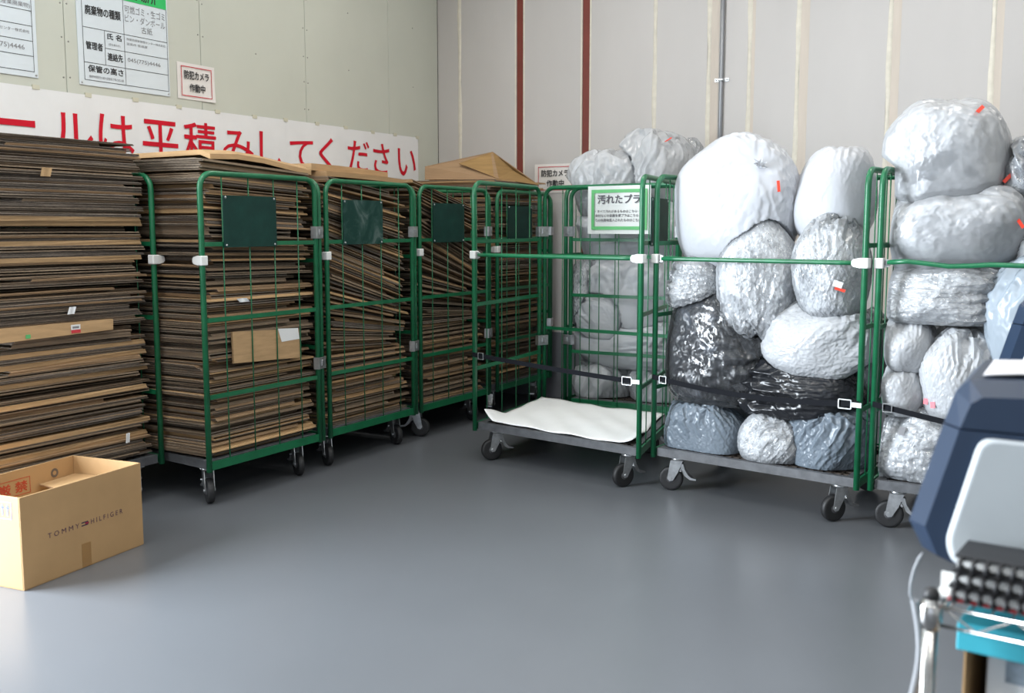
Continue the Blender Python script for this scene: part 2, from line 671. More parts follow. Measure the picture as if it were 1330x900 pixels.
# small brown box on the skirting behind the empty cart
p = onY(712.5, 419, YB-0.03)
o = MB().box((p[0]-0.035, YB-0.05, p[2]-0.03), (p[0]+0.035, YB-0.001, p[2]+0.03), ch=0.006).build('socket_box', mat('brown red plastic', (0.16, 0.035, 0.02), 0.5, var=0.1))
recenter(o, (p[0], YB-0.025, p[2]-0.03))
tag(o, 'small brown red socket box low on the back wall', 'socket box')

# ------------------------------------------------------------------ notices on the walls
LW = dict(org=(XL, 0, 0), rt=(0, 1, 0), up=(0, 0, 1), nrm=(1, 0, 0))
BW = dict(org=(0, YB, 0), rt=(1, 0, 0), up=(0, 0, 1), nrm=(0, -1, 0))


def frame_lines(mb, box, w, off=0.0075, mi=0, **W):
    u0, v0, u1, v1 = box
    for b in ((u0, v0, u1, v0+w), (u0, v1-w, u1, v1), (u0, v0+w, u0+w, v1-w), (u1-w, v0+w, u1, v1-w)):
        put_rect(mb, b, off=off, mi=mi, **W)


# right poster (waste storage notice)
BOARD = mat('white coated sign board', (0.66, 0.72, 0.76), 0.45, var=0.015)


def poster(y0, y1, z0, z1, label):
    t = thing('notice_board', label, 'notice', (XL, (y0+y1)/2, z0))
    off = Vector((-XL, -(y0+y1)/2, -z0))
    b = MB().box((XL+0.001, y0, z0), (XL+0.006, y1, z1), ch=0.0015)
    bo = b.build('board', BOARD, t)
    bo.data.transform(Matrix.Translation(off))
    s = MB()
    for yy in (y0+0.015, y1-0.015):
        for zz in (z0+0.015, z1-0.015):
            s = MB().lathe([(0.006, 0), (0.006, 0.0025), (0.003, 0.004)], 8, Matrix.Translation((XL+0.006, yy, zz)) @ M_)
            so = s.build('screw', ZINC, t)
            so.data.transform(Matrix.Translation(off))
    return t, off


def lettering(mb, t, off, m, name='lettering'):
    o = mb.build(name, m, t)
    if name == 'lettering':
        o['kind'] = 'stuff'
    o.data.transform(Matrix.Translation(off))
    return o


t, off = poster(3.932, 4.586, 2.222, 2.875, 'white waste storage notice with green heading and full table of text')
mb = MB()
Y0, YS, YC, Y1 = 3.965, 4.112, 4.250, 4.575
lw = 0.0028
frame_lines(mb, (Y0, 2.252, Y1, 2.86), lw, **LW)
for z, a in ((2.350, Y0), (2.446, YS), (2.545, Y0)):
    put_rect(mb, (a, z, Y1, z+lw), off=0.0075, **LW)
put_rect(mb, (YC, 2.252, YC+lw, 2.74), off=0.0076, **LW)
put_rect(mb, (YS, 2.350, YS+lw, 2.545), off=0.0076, **LW)
TX = dict(off=0.0078, **LW)
put_text(mb, '廃棄物の種類', (3.985, 2.618, 4.232, 2.672), bold=0.022, **TX)
put_text(mb, '管理者', (3.983, 2.425, 4.098, 2.470), bold=0.022, **TX)
put_text(mb, '氏 名', (4.130, 2.500, 4.232, 2.536), bold=0.022, **TX)
put_text(mb, '連絡先', (4.128, 2.380, 4.236, 2.425), bold=0.022, **TX)
put_text(mb, '保管の高さ', (3.990, 2.300, 4.236, 2.340), bold=0.022, **TX)
put_text(mb, '廃棄物保管場所', (4.02, 2.755, 4.50, 2.83), bold=0.022, off=0.0088, **LW)
lettering(mb, t, off, INK)
mb = MB()
put_text(mb, '可燃ゴミ・生ゴミ', (4.262, 2.672, 4.562, 2.718), **TX)
put_text(mb, 'ビン・ダンボール', (4.262, 2.622, 4.562, 2.665), **TX)
put_text(mb, '古紙', (4.38, 2.572, 4.462, 2.612), **TX)
put_text(mb, '045(775)4446', (4.270, 2.385, 4.515, 2.415), **TX)
put_text(mb, '(責任者氏名)', (4.138, 2.464, 4.222, 2.480), **TX)
put_text(mb, '廃棄物保管時の最大保管高さ等の記入欄', (3.995, 2.268, 4.234, 2.283), **TX)
put_text(mb, '廃棄物保管管理センター株式会社', (4.268, 2.515, 4.56, 2.530), **TX)
put_text(mb, '営業所 管理課', (4.268, 2.488, 4.42, 2.503), **TX)
lettering(mb, t, off, INKG)
mb = MB()
put_rect(mb, (Y0, 2.742, Y1, 2.86), off=0.008, **LW)
lettering(mb, t, off, GRNINK, 'heading_band')

t, off = poster(3.02, 3.672, 2.222, 2.875, 'white waste notice cut by the pillarless wall edge with empty table rows')
t['label'] = 'white notice with plain table rows beside the green headed notice'
mb = MB()
frame_lines(mb, (3.06, 2.252, 3.648, 2.86), lw, **LW)
for z in (2.333, 2.412, 2.491, 2.570):
    put_rect(mb, (3.06, z, 3.648, z+lw), off=0.0075, **LW)
put_rect(mb, (3.32, 2.252, 3.32+lw, 2.86), off=0.0076, **LW)
lettering(mb, t, off, INK)
mb = MB()
put_text(mb, '特別管理産業廃棄物)', (3.345, 2.582, 3.640, 2.612), **TX)
put_text(mb, '045(775)4446', (3.350, 2.355, 3.595, 2.388), **TX)
put_text(mb, '廃棄物保管センター株式会社', (3.345, 2.452, 3.63, 2.470), **TX)
put_text(mb, '営業所', (3.345, 2.430, 3.44, 2.445), **TX)
lettering(mb, t, off, INKG)


def camera_notice(name, label, W, box, cent):
    u0, v0, u1, v1 = box
    org, rt, up, nrm = [Vector(W[k]) for k in ('org', 'rt', 'up', 'nrm')]
    base = org+rt*((u0+u1)/2)+up*v0
    t = thing(name, label, 'notice', base)
    off = -base
    # laminated sheet, slightly curled at the lower corner
    mb = MB()
    n = 6
    vs_, fs = [], []
    for j in range(n+1):
        for i in range(n+1):
            a, b = i/n, j/n
            c = 0.004+0.012*max(0, a-.6)*max(0, .4-b)*4
            vs_.append(org+rt*(u0+(u1-u0)*a)+up*(v0+(v1-v0)*b)+nrm*c)
    for j in range(n):
        for i in range(n):
            q = j*(n+1)+i
            fs.append((q, q+1, q+n+2, q+n+1))
    nv = len(vs_)
    mb.add(vs_, fs, 0, True)
    mb.add([v-nrm*0.003 for v in vs_], [tuple(reversed(f)) for f in fs], 0, True)
    lettering(mb, t, off, mat('laminated paper', (0.74, 0.71, 0.68), 0.3, var=0.02), 'sheet')
    w, h = u1-u0, v1-v0
    mb = MB()
    frame_lines(mb, (u0+.09*w, v0+.09*h, u1-.09*w, v1-.09*h), 0.005, off=0.009, **W)
    lettering(mb, t, off, mat('red print', (0.55, 0.03, 0.05), 0.5), 'border')
    mb = MB()
    put_text(mb, '防犯カメラ', (u0+.17*w, v0+.56*h, u1-.17*w, v0+.80*h), bold=0.022, off=0.0095, **W)
    put_text(mb, '作動中', (u0+.30*w, v0+.22*h, u1-.28*w, v0+.45*h), bold=0.022, off=0.0095, **W)
    lettering(mb, t, off, INK)


camera_notice('camera_notice', 'small white notice with red border on the sage green wall', LW, (4.648, 2.222, 4.960, 2.447), 0)
camera_notice('camera_notice', 'small white notice with red border on the warm grey back wall', BW, (-4.10, 1.70, -3.72, 1.935), 0)
# green edged notice hidden behind the bags
p0 = onY(1034, 234, YB)
t = thing('plastic_notice', 'green edged notice on the back wall behind the bags', 'notice', (p0[0]+0.0, YB, p0[2]-0.30))
mb = MB().box((-0.21, -0.011, 0), (0.21, -0.007, 0.30)).build('sheet', PAPER, t)
g = MB()
OB = dict(org=(0, 0, 0), rt=(1, 0, 0), up=(0, 0, 1), nrm=(0, -1, 0))
frame_lines(g, (-0.2, 0.012, 0.2, 0.288), 0.022, off=0.012, **OB)
g.build('border', GRNINK2, t)
g = MB()
put_text(g, 'きれいなプラ', (-0.16, 0.17, 0.16, 0.235), bold=0.022, off=0.012, **OB)
g.build('lettering', INK, t)['kind'] = 'stuff'

# banner of taped sheets with painted letters
t = thing('paper_banner', 'long white paper banner with red painted characters on the wall', 'banner', (XL+0.004, 5.3, 1.55))
off = Vector((-XL, -5.3, -1.55))
bnd = [3.32, 3.653, 3.985, 4.317, 4.651, 4.977, 5.317, 5.625, 5.964, 6.295, 6.631, 6.929, 7.246]
chars = [('ー', (3.345, 1.955, 3.631, 1.992)), ('ル', (3.735, 1.835, 4.0, 2.055)), ('は', (4.038, 1.835, 4.288, 2.072)), ('平', (4.352, 1.80, 4.628, 2.070)),
         ('積', (4.672, 1.80, 4.952, 2.086)), ('み', (5.0, 1.835, 5.29, 2.060)), ('し', (5.35, 1.81, 5.56, 2.075)), ('て', (5.655, 1.835, 5.905, 2.045)),
         ('く', (5.972, 1.838, 6.14, 2.083)), ('だ', (6.305, 1.848, 6.575, 2.085)), ('さ', (6.626, 1.845, 6.84, 2.085)), ('い', (6.955, 1.845, 7.210, 2.065))]
PAPB = mat('banner paper', (0.76, 0.765, 0.77), 0.65, var=0.03, vscale=4, bump=0.15, bscale=9)
TAPE = mat('clear tape yellowed', (0.58, 0.56, 0.44), 0.3)
for k, (a, b) in enumerate(zip(bnd[:-1], bnd[1:])):
    top = 2.172+random.uniform(-.006, .006)
    mb = MB()
    n = 8
    vs_, fs = [], []
    for j in range(n+1):
        for i in range(n+1):
            u, v = a+(b-a+0.006)*i/n, 1.66+(top-1.66)*j/n
            d = 0.003+0.0012*(k % 2)+0.0025*abs(sin(u*9+v*7))*(0.4+0.6*(1-j/n))
            vs_.append((XL+d, u, v))
    for j in range(n):
        for i in range(n):
            q = j*(n+1)+i
            fs.append((q, q+1, q+n+2, q+n+1))
    mb.add(vs_, fs, 0, True)
    mb.add([(x-0.002, y, z) for x, y, z in vs_], [tuple(reversed(f)) for f in fs], 0, True)
    sh = lettering(mb, t, off, PAPB, 'paper_sheet')
    ch, bx = chars[k]
    mb = MB()
    put_text(mb, ch, bx, bold=0.007 if ch != 'ー' else 0.0, off=0.0085, **LW)
    lettering(mb, sh, off, REDINK, 'painted_character')
    tp = MB().box((XL+0.001, b-0.025, top-0.012), (XL+0.0075, b+0.018, top+0.012))
    lettering(tp, sh, off, TAPE, 'tape')

# ------------------------------------------------------------------ roll cage carts
CW, CD_ = 1.12, 0.85


def caster_meshes():
    wheel = MB()
    R = Matrix.Rotation(pi/2, 4, 'Y')
    wheel.lathe([(0.050, -0.017), (0.060, -0.017), (0.0645, -0.012), (0.066, 0), (0.0645, 0.012), (0.060, 0.017), (0.050, 0.017)], 28, R, 0)
    wheel.lathe([(0.014, -0.021), (0.020, -0.020), (0.026, -0.013), (0.050, -0.013), (0.050, 0.013), (0.026, 0.013), (0.020, 0.020), (0.014, 0.021)], 24, R, 1)
    for k in range(5):
        q = 2*pi*k/5
        for s in (-1, 1):
            wheel.box((s*0.0125, -0.006, 0.022), (s*0.0165, 0.006, 0.049), 1, Matrix.Rotation(q, 4, 'X'))
    wm = wheel.mesh('wheel', [RUBBER, HUB])
    fk = MB()
    # origin: swivel axis at z = 0 (top plate), wheel axle at (0, 0.035, -0.122)
    fk.box((-0.045, -0.045, -0.006), (0.045, 0.045, 0.0), ch=0.002)
    fk.lathe([(0.034, -0.022), (0.038, -0.018), (0.038, -0.008), (0.030, -0.006)], 18)
    for s in (-1, 1):
        Mx = Matrix.Translation((s*0.024-(0.002), 0, 0)) @ Matrix(((0, 0, 1, 0), (1, 0, 0, 0), (0, 1, 0, 0), (0, 0, 0, 1)))
        fk.prism([(-0.030, -0.022), (-0.006, -0.085), (0.022, -0.134), (0.040, -0.138), (0.052, -0.125), (0.046, -0.08), (0.036, -0.022)], 0.004, Mx)
    fk.tube([(-0.031, 0.035, -0.122), (0.031, 0.035, -0.122)], 0.008, 10)
    fm = fk.mesh('fork', ZINC)
    pd = MB()
    Mp = Matrix(((0, 0, 1, -0.022), (-1, 0, 0, 0.020), (0, 1, 0, 0), (0, 0, 0, 1)))
    pd.prism([(0.040, -0.060), (0.056, -0.062), (0.078, -0.098), (0.094, -0.112), (0.122, -0.118), (0.122, -0.126), (0.088, -0.124), (0.060, -0.104)][::-1], 0.044, Mp)
    pd.prism([(0.018, -0.036), (0.052, -0.040), (0.060, -0.066), (0.040, -0.060)][::-1], 0.044, Mp)
    pd.tube([(-0.034, -0.020, -0.075), (0.034, -0.020, -0.075)], 0.006, 8)
    pm = pd.mesh('brake_pedal', ZINC)
    return wm, fm, pm


WHEEL, FORK, PEDAL = caster_meshes()


def vlerp(a, b, t):
    return Vector(a)*(1-t)+Vector(b)*t


def arch(a, b, z0, z1, r=0.075, seg=5):
    """inverted U path from (a,z0) up, over and down to (b,z0)"""
    a, b = Vector(a), Vector(b)
    L = (b-a).length
    u = (b-a)/L
    pts = [(a.x, a.y, z0)]
    for k in range(seg+1):
        q = pi/2*k/seg
        p = a+u*(r-r*cos(q))
        pts.append((p.x, p.y, z1-r+r*sin(q)))
    for k in range(seg+1):
        q = pi/2*k/seg
        p = b-u*(r-r*sin(q))
        pts.append((p.x, p.y, z1-r+r*cos(q)))
    pts.append((b.x, b.y, z0))
    return pts


def flatbar(mb, a, b, z, h, th):
    a, b = Vector(a), Vector(b)
    u = (b-a).normalized()
    n = Vector((-u.y, u.x))*th/2
    vs_ = []
    for zz in (z-h/2, z+h/2):
        for p, s in ((a, -1), (b, -1), (b, 1), (a, 1)):
            q = p+n*s
            vs_.append((q.x, q.y, zz))
    mb.add(vs_, [(0, 3, 2, 1), (4, 5, 6, 7), (0, 1, 5, 4), (1, 2, 6, 5), (2, 3, 7, 6), (3, 0, 4, 7)], None, False)


SIDE_RAILS = (1.335, 0.955, 0.565)
BACK_RAILS = (1.23, 0.73)


def cart(label, FL, FR, RR, RL, plates=(False, True), bar=False, strap=None, latch=1, casters=(0.4, 0.9, 2.2, 2.9), hinge=True):
    """roll cage: open front FL-FR, side panels FL-RL and FR-RR, back panel RL-RR. Coordinates on the floor plan."""
    c0 = (Vector(FL)+Vector(FR)+Vector(RR)+Vector(RL))/4
    t = thing('cage_cart', label, 'cart', (c0.x, c0.y, 0), 0, 'green roll cage carts')
    FL, FR, RR, RL = [Vector(p)-c0 for p in (FL, FR, RR, RL)]
    # deck
    zt, zb = 0.236, 0.192
    mb = MB()
    ins = [p*(1-0.02/p.length) for p in (FL, FR, RR, RL)]
    inn = [p*(1-0.075/p.length) for p in (FL, FR, RR, RL)]
    for k in range(4):
        a, b, c, d = ins[k], ins[(k+1) % 4], inn[(k+1) % 4], inn[k]
        vs_ = [(p.x, p.y, z) for z in (zb, zt) for p in (a, b, c, d)]
        mb.add(vs_, [(0, 3, 2, 1), (4, 5, 6, 7), (0, 1, 5, 4), (1, 2, 6, 5), (2, 3, 7, 6), (3, 0, 4, 7)])
    dk = mb.build('deck', DECKM, t)
    g = MB()
    for k in range(1, 22):
        a, b = vlerp(inn[0], inn[1], k/22), vlerp(inn[3], inn[2], k/22)
        flatbar(g, a, b, 0.222, 0.016, 0.005)
    for k in range(1, 13):
        a, b = vlerp(inn[0], inn[3], k/13), vlerp(inn[1], inn[2], k/13)
        flatbar(g, a, b, 0.222, 0.014, 0.005)
    tag(g.build('deck_grid', GRIDM, dk), kind='stuff')
    # casters
    for p, sw in zip((FL, FR, RR, RL), casters):
        q = p*(1-0.135/p.length)
        fk = link('caster', FORK, t, (q.x, q.y, 0.192), (0, 0, sw))
        link('wheel', WHEEL, fk, (0, 0.035, -0.126))
        link('brake_pedal', PEDAL, fk, (0, 0, 0))
    # side panels
    for si, (a, b) in enumerate(((FL, RL), (FR, RR))):
        mb = MB()
        mb.tube(arch(a, b, 0.185, 1.685), 0.0145, 10)
        flatbar(mb, a, b, 0.213, 0.042, 0.012)
        fr = mb.build('side_frame', GREEN, t)
        for z in SIDE_RAILS:
            mb = MB()
            flatbar(mb, a, b, z, 0.022, 0.010)
            mb.build('rail', GREEN, fr)
        for u in (0.17, 0.39, 0.61, 0.83):
            p = vlerp(a, b, u)
            MB().tube([(p.x, p.y, 0.21), (p.x, p.y, 1.685)], 0.0034, 6).build('wire', GREEN, fr)
        if plates[si]:
            n = Vector((b-a).normalized())
            out = Vector((n.y, -n.x))*(1 if si == 1 else -1)
            p, q = vlerp(a, b, 0.165)+out*0.011, vlerp(a, b, 0.615)+out*0.011
            mb = MB()
            flatbar(mb, p, q, 1.449, 0.262, 0.005)
            pl = mb.build('name_plate', PLATE, fr)
            for uu in (0.04, 0.96):
                for zz in (1.449-0.12, 1.449+0.12):
                    r = vlerp(p, q, uu)+out*0.0025
                    ang = atan2(out.y, out.x)
                    MB().lathe([(0.007, 0), (0.006, 0.003), (0.003, 0.004)], 8, Matrix.Translation((r.x, r.y, zz)) @ Matrix.Rotation(ang, 4, 'Z') @ M_).build('rivet', ZINC, pl)
    # back panel, slightly behind, with round clasps joining it to the side panels
    u = (RR-RL).normalized()
    bk = Vector((-u.y, u.x))*0.045
    a, b = RL+u*0.012+bk, RR-u*0.012+bk
    mb = MB()
    mb.tube(arch(a, b, 0.185, 1.685), 0.0145, 10)
    flatbar(mb, a, b, 0.213, 0.042, 0.012)
    fr = mb.build('back_frame', GREEN, t)
    for z in BACK_RAILS:
        mb = MB()
        flatbar(mb, a, b, z, 0.022, 0.010)
        mb.build('rail', GREEN, fr)
    for k in range(1, 7):
        p = vlerp(a, b, k/7)
        MB().tube([(p.x, p.y, 0.21), (p.x, p.y, 1.685)], 0.0034, 6).build('wire', GREEN, fr)
    for p, q in ((RL, a), (RR, b)):
        for z in (1.39, 0.645):
            m_ = (p+q)/2
            n = (q-p).normalized()
            ang = atan2(n.y, n.x)
            Mx = Matrix.Translation((m_.x, m_.y, z)) @ Matrix.Rotation(ang, 4, 'Z')
            mb = MB()
            for s in (-1, 1):
                mb.box((-0.043, s*0.0155, -0.034), (0.043, s*0.0185, 0.034), None, Mx, ch=0.001)
                mb.box((-0.016, s*0.0185, -0.016), (0.012, s*0.0235, 0.018), None, Mx, ch=0.002)
            mb.box((-0.043, -0.017, -0.034), (-0.039, 0.017, 0.034), None, Mx)
            mb.box((0.039, -0.017, -0.034), (0.043, 0.017, 0.034), None, Mx)
            mb.build('clasp', ZINC, t)
    # latches on the front posts
    uf = (FR-FL).normalized()
    for side, p in ((0, FL), (1, FR)):
        d = uf*(1 if side == 0 else -1)*latch
        ang = atan2(d.y, d.x)
        Mx = Matrix.Translation((p.x, p.y, 1.255)) @ Matrix.Rotation(ang, 4, 'Z')
        mb = MB()
        if side == 1 or not bar:
            mb.box((-0.021, -0.021, -0.024), (0.021, 0.021, 0.024), None, Mx, ch=0.004)
            Mp = Mx @ Matrix.Translation((0, 0.015, 0)) @ Matrix(((1, 0, 0, 0), (0, 0, -1, 0), (0, 1, 0, 0), (0, 0, 0, 1)))
            mb.prism([(0.018, -0.024), (0.052, -0.017), (0.060, -0.008), (0.060, 0.008), (0.052, 0.017), (0.018, 0.024)], 0.03, Mp)
        else:
            mb.box((-0.021, -0.021, -0.024), (0.021, 0.021, 0.024), None, Mx, ch=0.004)
        lo = mb.build('latch', LATCH, t)
        if bar and side == 0:
            h = MB()
            h.lathe([(0.014, -0.006), (0.017, -0.003), (0.017, 0.003), (0.014, 0.006)], 14, Mx @ Matrix.Translation((0.034, 0, 0)) @ Matrix.Rotation(pi/2, 4, 'X'))
            h.box((0.018, -0.006, -0.018), (0.044, 0.006, 0.018), None, Mx, ch=0.002)
            h.build('hinge', ZINC, lo)
    if bar:
        a, b = FL+uf*0.035, FR-uf*0.035
        pts = []
        for k in range(13):
            s = k/12
            p = vlerp(a, b, s)
            dz = bar*(sin(s*19)*0.0022+sin(s*11+1)*0.002) if bar > 1 else 0
            pts.append((p.x, p.y, 1.255+dz))
        MB().tube(pts, 0.0115, 10).build('front_bar', GREEN, t)
    if strap:
        out = Vector((uf.y, -uf.x))*0.018
        a, b = FL+out, FR+out
        L, R = strap[0], strap[1]
        sag = strap[2]
        end = strap[3] if len(strap) > 3 else 1.0
        pts = []
        r0 = FL-out*1.2
        pts.append((r0.x, r0.y, L))
        for k in range(17):
            s = end*k/16
            p = vlerp(a, b, s)
            inw = -out*6.0*max(0, 1-abs(s-.5)*2.2)*(1 if sag > .03 else 0.0)
            pts.append((p.x+inw.x*0, p.y+inw.y*0, L*(1-s)+R*s-sag*4*s*(1-s)))
        mb = MB().ribbon(pts, 0.026, 0.003)
        st = mb.build('strap', STRAPM, t)

        def buckle(s, big):
            p = vlerp(a, b, s)+out*0.35
            z = L*(1-s)+R*s-sag*4*s*(1-s)
            ang = atan2(uf.y, uf.x)
            Mx = Matrix.Translation((p.x, p.y, z)) @ Matrix.Rotation(ang, 4, 'Z')
            k = MB()
            w, h, th = (0.030, 0.021, 0.006) if big else (0.020, 0.019, 0.004)
            for s1 in (-1, 1):
                k.box((-w, -0.004, s1*h-th/2), (w, 0.004, s1*h+th/2), None, Mx, ch=0.001)
                k.box((s1*w-th/2, -0.004, -h), (s1*w+th/2, 0.004, h), None, Mx, ch=0.001)
            if big:
                k.box((w, -0.003, -0.012), (w+0.05, 0.003, 0.012), None, Mx, ch=0.001)
            k.build('buckle', ZINC, st)
        buckle(0.06, False)
        if end >= 1:
            buckle(0.945, True)
    return t


def rect(o, yaw, w=CW, d=CD_):
    c, s = cos(radians(yaw)), sin(radians(yaw))
    f = lambda x, y: (o[0]+c*x-s*y, o[1]+s*x+c*y)
    return f(0, 0), f(w, 0), f(w, d), f(0, d)


CARTS = {
    'c1': ((-4.212, 2.55), 90), 'c2': ((-4.97, 3.655), 0), 'c3': ((-4.99, 4.625), 0), 'c4': ((-5.0, 5.585), -0.5), 'c5': ((-5.0, 6.58), 0)}
cart('green cage cart with an open side heaped with cardboard behind the open carton', *rect(*CARTS['c1'], d=0.75), plates=(False, True), latch=-1, casters=(-2.1, -2.2, -2.0, -1.9))
cart('green cage cart of cardboard with a tan carton panel pressed against its wires', (-4.97, 3.80), (-3.85, 3.655), (-3.85, 4.505), (-4.97, 4.505), casters=(0.4, -2.15, -2.1, 1.0))
c3o = cart('green cage cart of cardboard with a chalk smeared plate', *rect(*CARTS['c3']), casters=(0.4, -2.1, -2.0, 1.0))
CHALK = mat('dark green board with chalk smears', (0.005, 0.036, 0.028), 0.6, spec=0.25)
_t = NT(CHALK)
_n = _t.noise(7.0, 5, 0.6, _t.coord((1, 1, 1)), dist=1.5)
_t.l.new(_t.ramp(_n, [(0.45, (0.005, 0.036, 0.028)), (0.58, (0.02, 0.06, 0.05)), (0.72, (0.10, 0.14, 0.13))]), _t.bsdf.inputs['Base Color'])
for q_ in c3o.children:
    for r_ in q_.children:
        if r_.name.startswith('name_plate'):
            r_.data.materials[0] = CHALK
cart('green cage cart of cardboard with sheets sliding steeply under a large raised flap', *rect(*CARTS['c4']), casters=(0.4, -1.2, -2.0, 1.0))
cart('green cage cart of cardboard in the room corner behind the empty cart', *rect(*CARTS['c5'], d=0.84), casters=(0.4, 0.4, 0.4, 1.0))
E_ = ((-3.25, 5.24), (-2.085, 5.03), (-2.27, 6.06), (-3.32, 6.20))
cart('empty green cage cart with a white sheet on its deck', *E_, plates=(False, True), bar=1, strap=(0.655, 0.60, 0.005), casters=(2.5, 2.6, 2.0, 2.2))
C6 = rect((-2.03, 5.10), -9.5, w=1.115)[:2]+((-0.865, 5.755), (-1.935, 5.93))
cart('green cage cart of bags with a big knotted white bag on top', *C6, plates=(False, False), bar=1, strap=(0.625, 0.60, 0.035), casters=(1.75, 2.45, 2.0, 2.2))
C7 = rect((-0.872, 4.945), -4)
cart('green cage cart of clear bags with a warped front bar', *C7, plates=(False, False), bar=2.5, strap=(0.60, 0.42, 0.0, 0.32), casters=(1.7, 2.3, 2.0, 2.2))
B8 = ((-2.30, 6.34), (-2.30, 7.44), (-3.15, 7.44), (-3.15, 6.34))
cart('green cage cart of white bags standing between the empty cart and back wall', *B8, plates=(False, False), casters=(0.4, 0.8, 1.5, 1.2))

# sign hung on the back panel of the empty cart
RLv, RRv = Vector(E_[3]), Vector(E_[2])
u = (RRv-RLv).normalized()
nf = Vector((u.y, -u.x))
zt = 1.655


def e_back(px, py):
    """pixel on the plane of the empty cart's back panel"""
    d = ray(px, py)
    k = nf.x*d[0]+nf.y*d[1]
    s = (nf.x*RLv.x+nf.y*RLv.y)/k
    p_ = CAM+d*s
    return (p_[0]-RLv.x)*u.x+(p_[1]-RLv.y)*u.y, p_[2]


s0, z1 = e_back(761.5, 242)
s1, z0 = e_back(842, 304)
sw, sh = s1-s0, z1-z0
o3 = RLv+u*s0
ang = atan2(u.y, u.x)
back = Vector((-u.y, u.x))
t = thing('hanging_sign', 'white laminated sign with green border hung on the empty cart', 'sign', (o3.x+back.x*0.022, o3.y+back.y*0.022, z0), ang)
n = 8
mb = MB()
vs_, fs = [], []
for j in range(2):
    for i in range(n+1):
        vs_.append((sw*i/n, 0.004*sin(i*1.1), sh*j))
fs = [(i, i+1, i+n+2, i+n+1) for i in range(n)]
mb.add(vs_, fs, 0, True)
mb.add([(x, y+0.002, z) for x, y, z in vs_], [tuple(reversed(f)) for f in fs], 0, True)
mb.build('sheet', mat('laminated sheet', (0.66, 0.68, 0.66), 0.25, var=0.02), t)
g = MB()
LS = dict(org=(0, 0, 0), rt=(1, 0, 0), up=(0, 0, 1), nrm=(0, -1, 0))
bw = 0.022
frame_lines(g, (0.065*sw, 0.085*sh, 0.955*sw, 0.925*sh), bw, off=0.006, **LS)
g.build('border', GRNINK2, t)
g = MB()
put_text(g, '汚れたプラ', (0.165*sw, 0.625*sh, 0.845*sw, 0.815*sh), off=0.0064, bold=0.022, **LS)
put_text(g, '・すべて汚れがあるものはこちら', (0.13*sw, 0.44*sh, 0.80*sw, 0.50*sh), off=0.0064, bold=0.015, **LS)
put_text(g, '食材などの容器を使プラはこちら', (0.13*sw, 0.35*sh, 0.82*sw, 0.415*sh), off=0.0064, bold=0.015, **LS)
put_text(g, 'その他異物混入されたものはこちら', (0.13*sw, 0.255*sh, 0.86*sw, 0.32*sh), off=0.0064, bold=0.015, **LS)
g.build('lettering', mat('dark grey print', (0.05, 0.045, 0.06), 0.5), t)['kind'] = 'stuff'

# white sheet lying on the empty cart's deck
mb = MB()
n, m_ = 36, 26
q = [Vector(p) for p in E_]
cc = sum((q[0], q[1], q[2], q[3]), Vector((0, 0)))/4
vs_, fs = [], []
for j in range(m_+1):
    for i in range(n+1):
        a, b = i/n, j/m_
        fx = 0.045+0.90*a+0.012*sin(b*5+1)
        fy = 0.02+0.03*a+(0.93-0.03*a)*b+0.012*sin(a*7)
        p = (q[0]*(1-fx)+q[1]*fx)*(1-fy)+(q[3]*(1-fx)+q[2]*fx)*fy
        z = 0.2385+0.006*(1+sin(a*9+b*4)*cos(b*6-a*3))+0.003*(1+sin(a*23+b*17))
        z += 0.075*max(0, 1-a/0.07)**1.6*max(0, 1-b/0.35)
        z += 0.03*max(0, 1-(1-a)/0.10)**2*max(0, 1-b/0.4)
        z += 0.02*max(0, (b-.85)/.15)**2*max(0, 1-a*3)
        vs_.append((p.x, p.y, z))
for j in range(m_):
    for i in range(n):
        k = j*(n+1)+i
        fs.append((k, k+1, k+n+2, k+n+1))
mb.add(vs_, fs, 0, True)
mb.add([(x, y, z-0.003) for x, y, z in vs_], [tuple(reversed(f)) for f in fs], 0, True)
N0 = (n+1)*(m_+1)
rim = [i for i in range(n+1)]+[(j+1)*(n+1)-1 for j in range(1, m_+1)]+[m_*(n+1)+i for i in range(n-1, -1, -1)]+[j*(n+1) for j in range(m_-1, 0, -1)]
mb.f += [[rim[k], rim[k-1], rim[k-1]+N0, rim[k]+N0] for k in range(len(rim))]
mb.m += [0]*len(rim)
mb.sm += [False]*len(rim)
o = mb.build('foam_sheet', mat('soft white foam sheet', (0.80, 0.81, 0.81), 0.8, var=0.02, bump=0.2, bscale=30))
recenter(o, (cc.x, cc.y, 0.235))
tag(o, 'soft white sheet spread over the deck of the empty cart', 'sheet')

# ------------------------------------------------------------------ flattened cardboard
KRAFT = [m_kraft('kraft board tan', (0.36, 0.225, 0.115)), m_kraft('kraft board brown', (0.27, 0.175, 0.10)),
         m_kraft('kraft board grey brown', (0.20, 0.145, 0.098)), m_kraft('kraft board light', (0.45, 0.29, 0.15))]
FLUTE = [m_flute('cut edge dark', (0.165, 0.132, 0.102)), m_flute('cut edge brown', (0.21, 0.158, 0.112)), m_flute('cut edge grey', (0.180, 0.150, 0.124))]


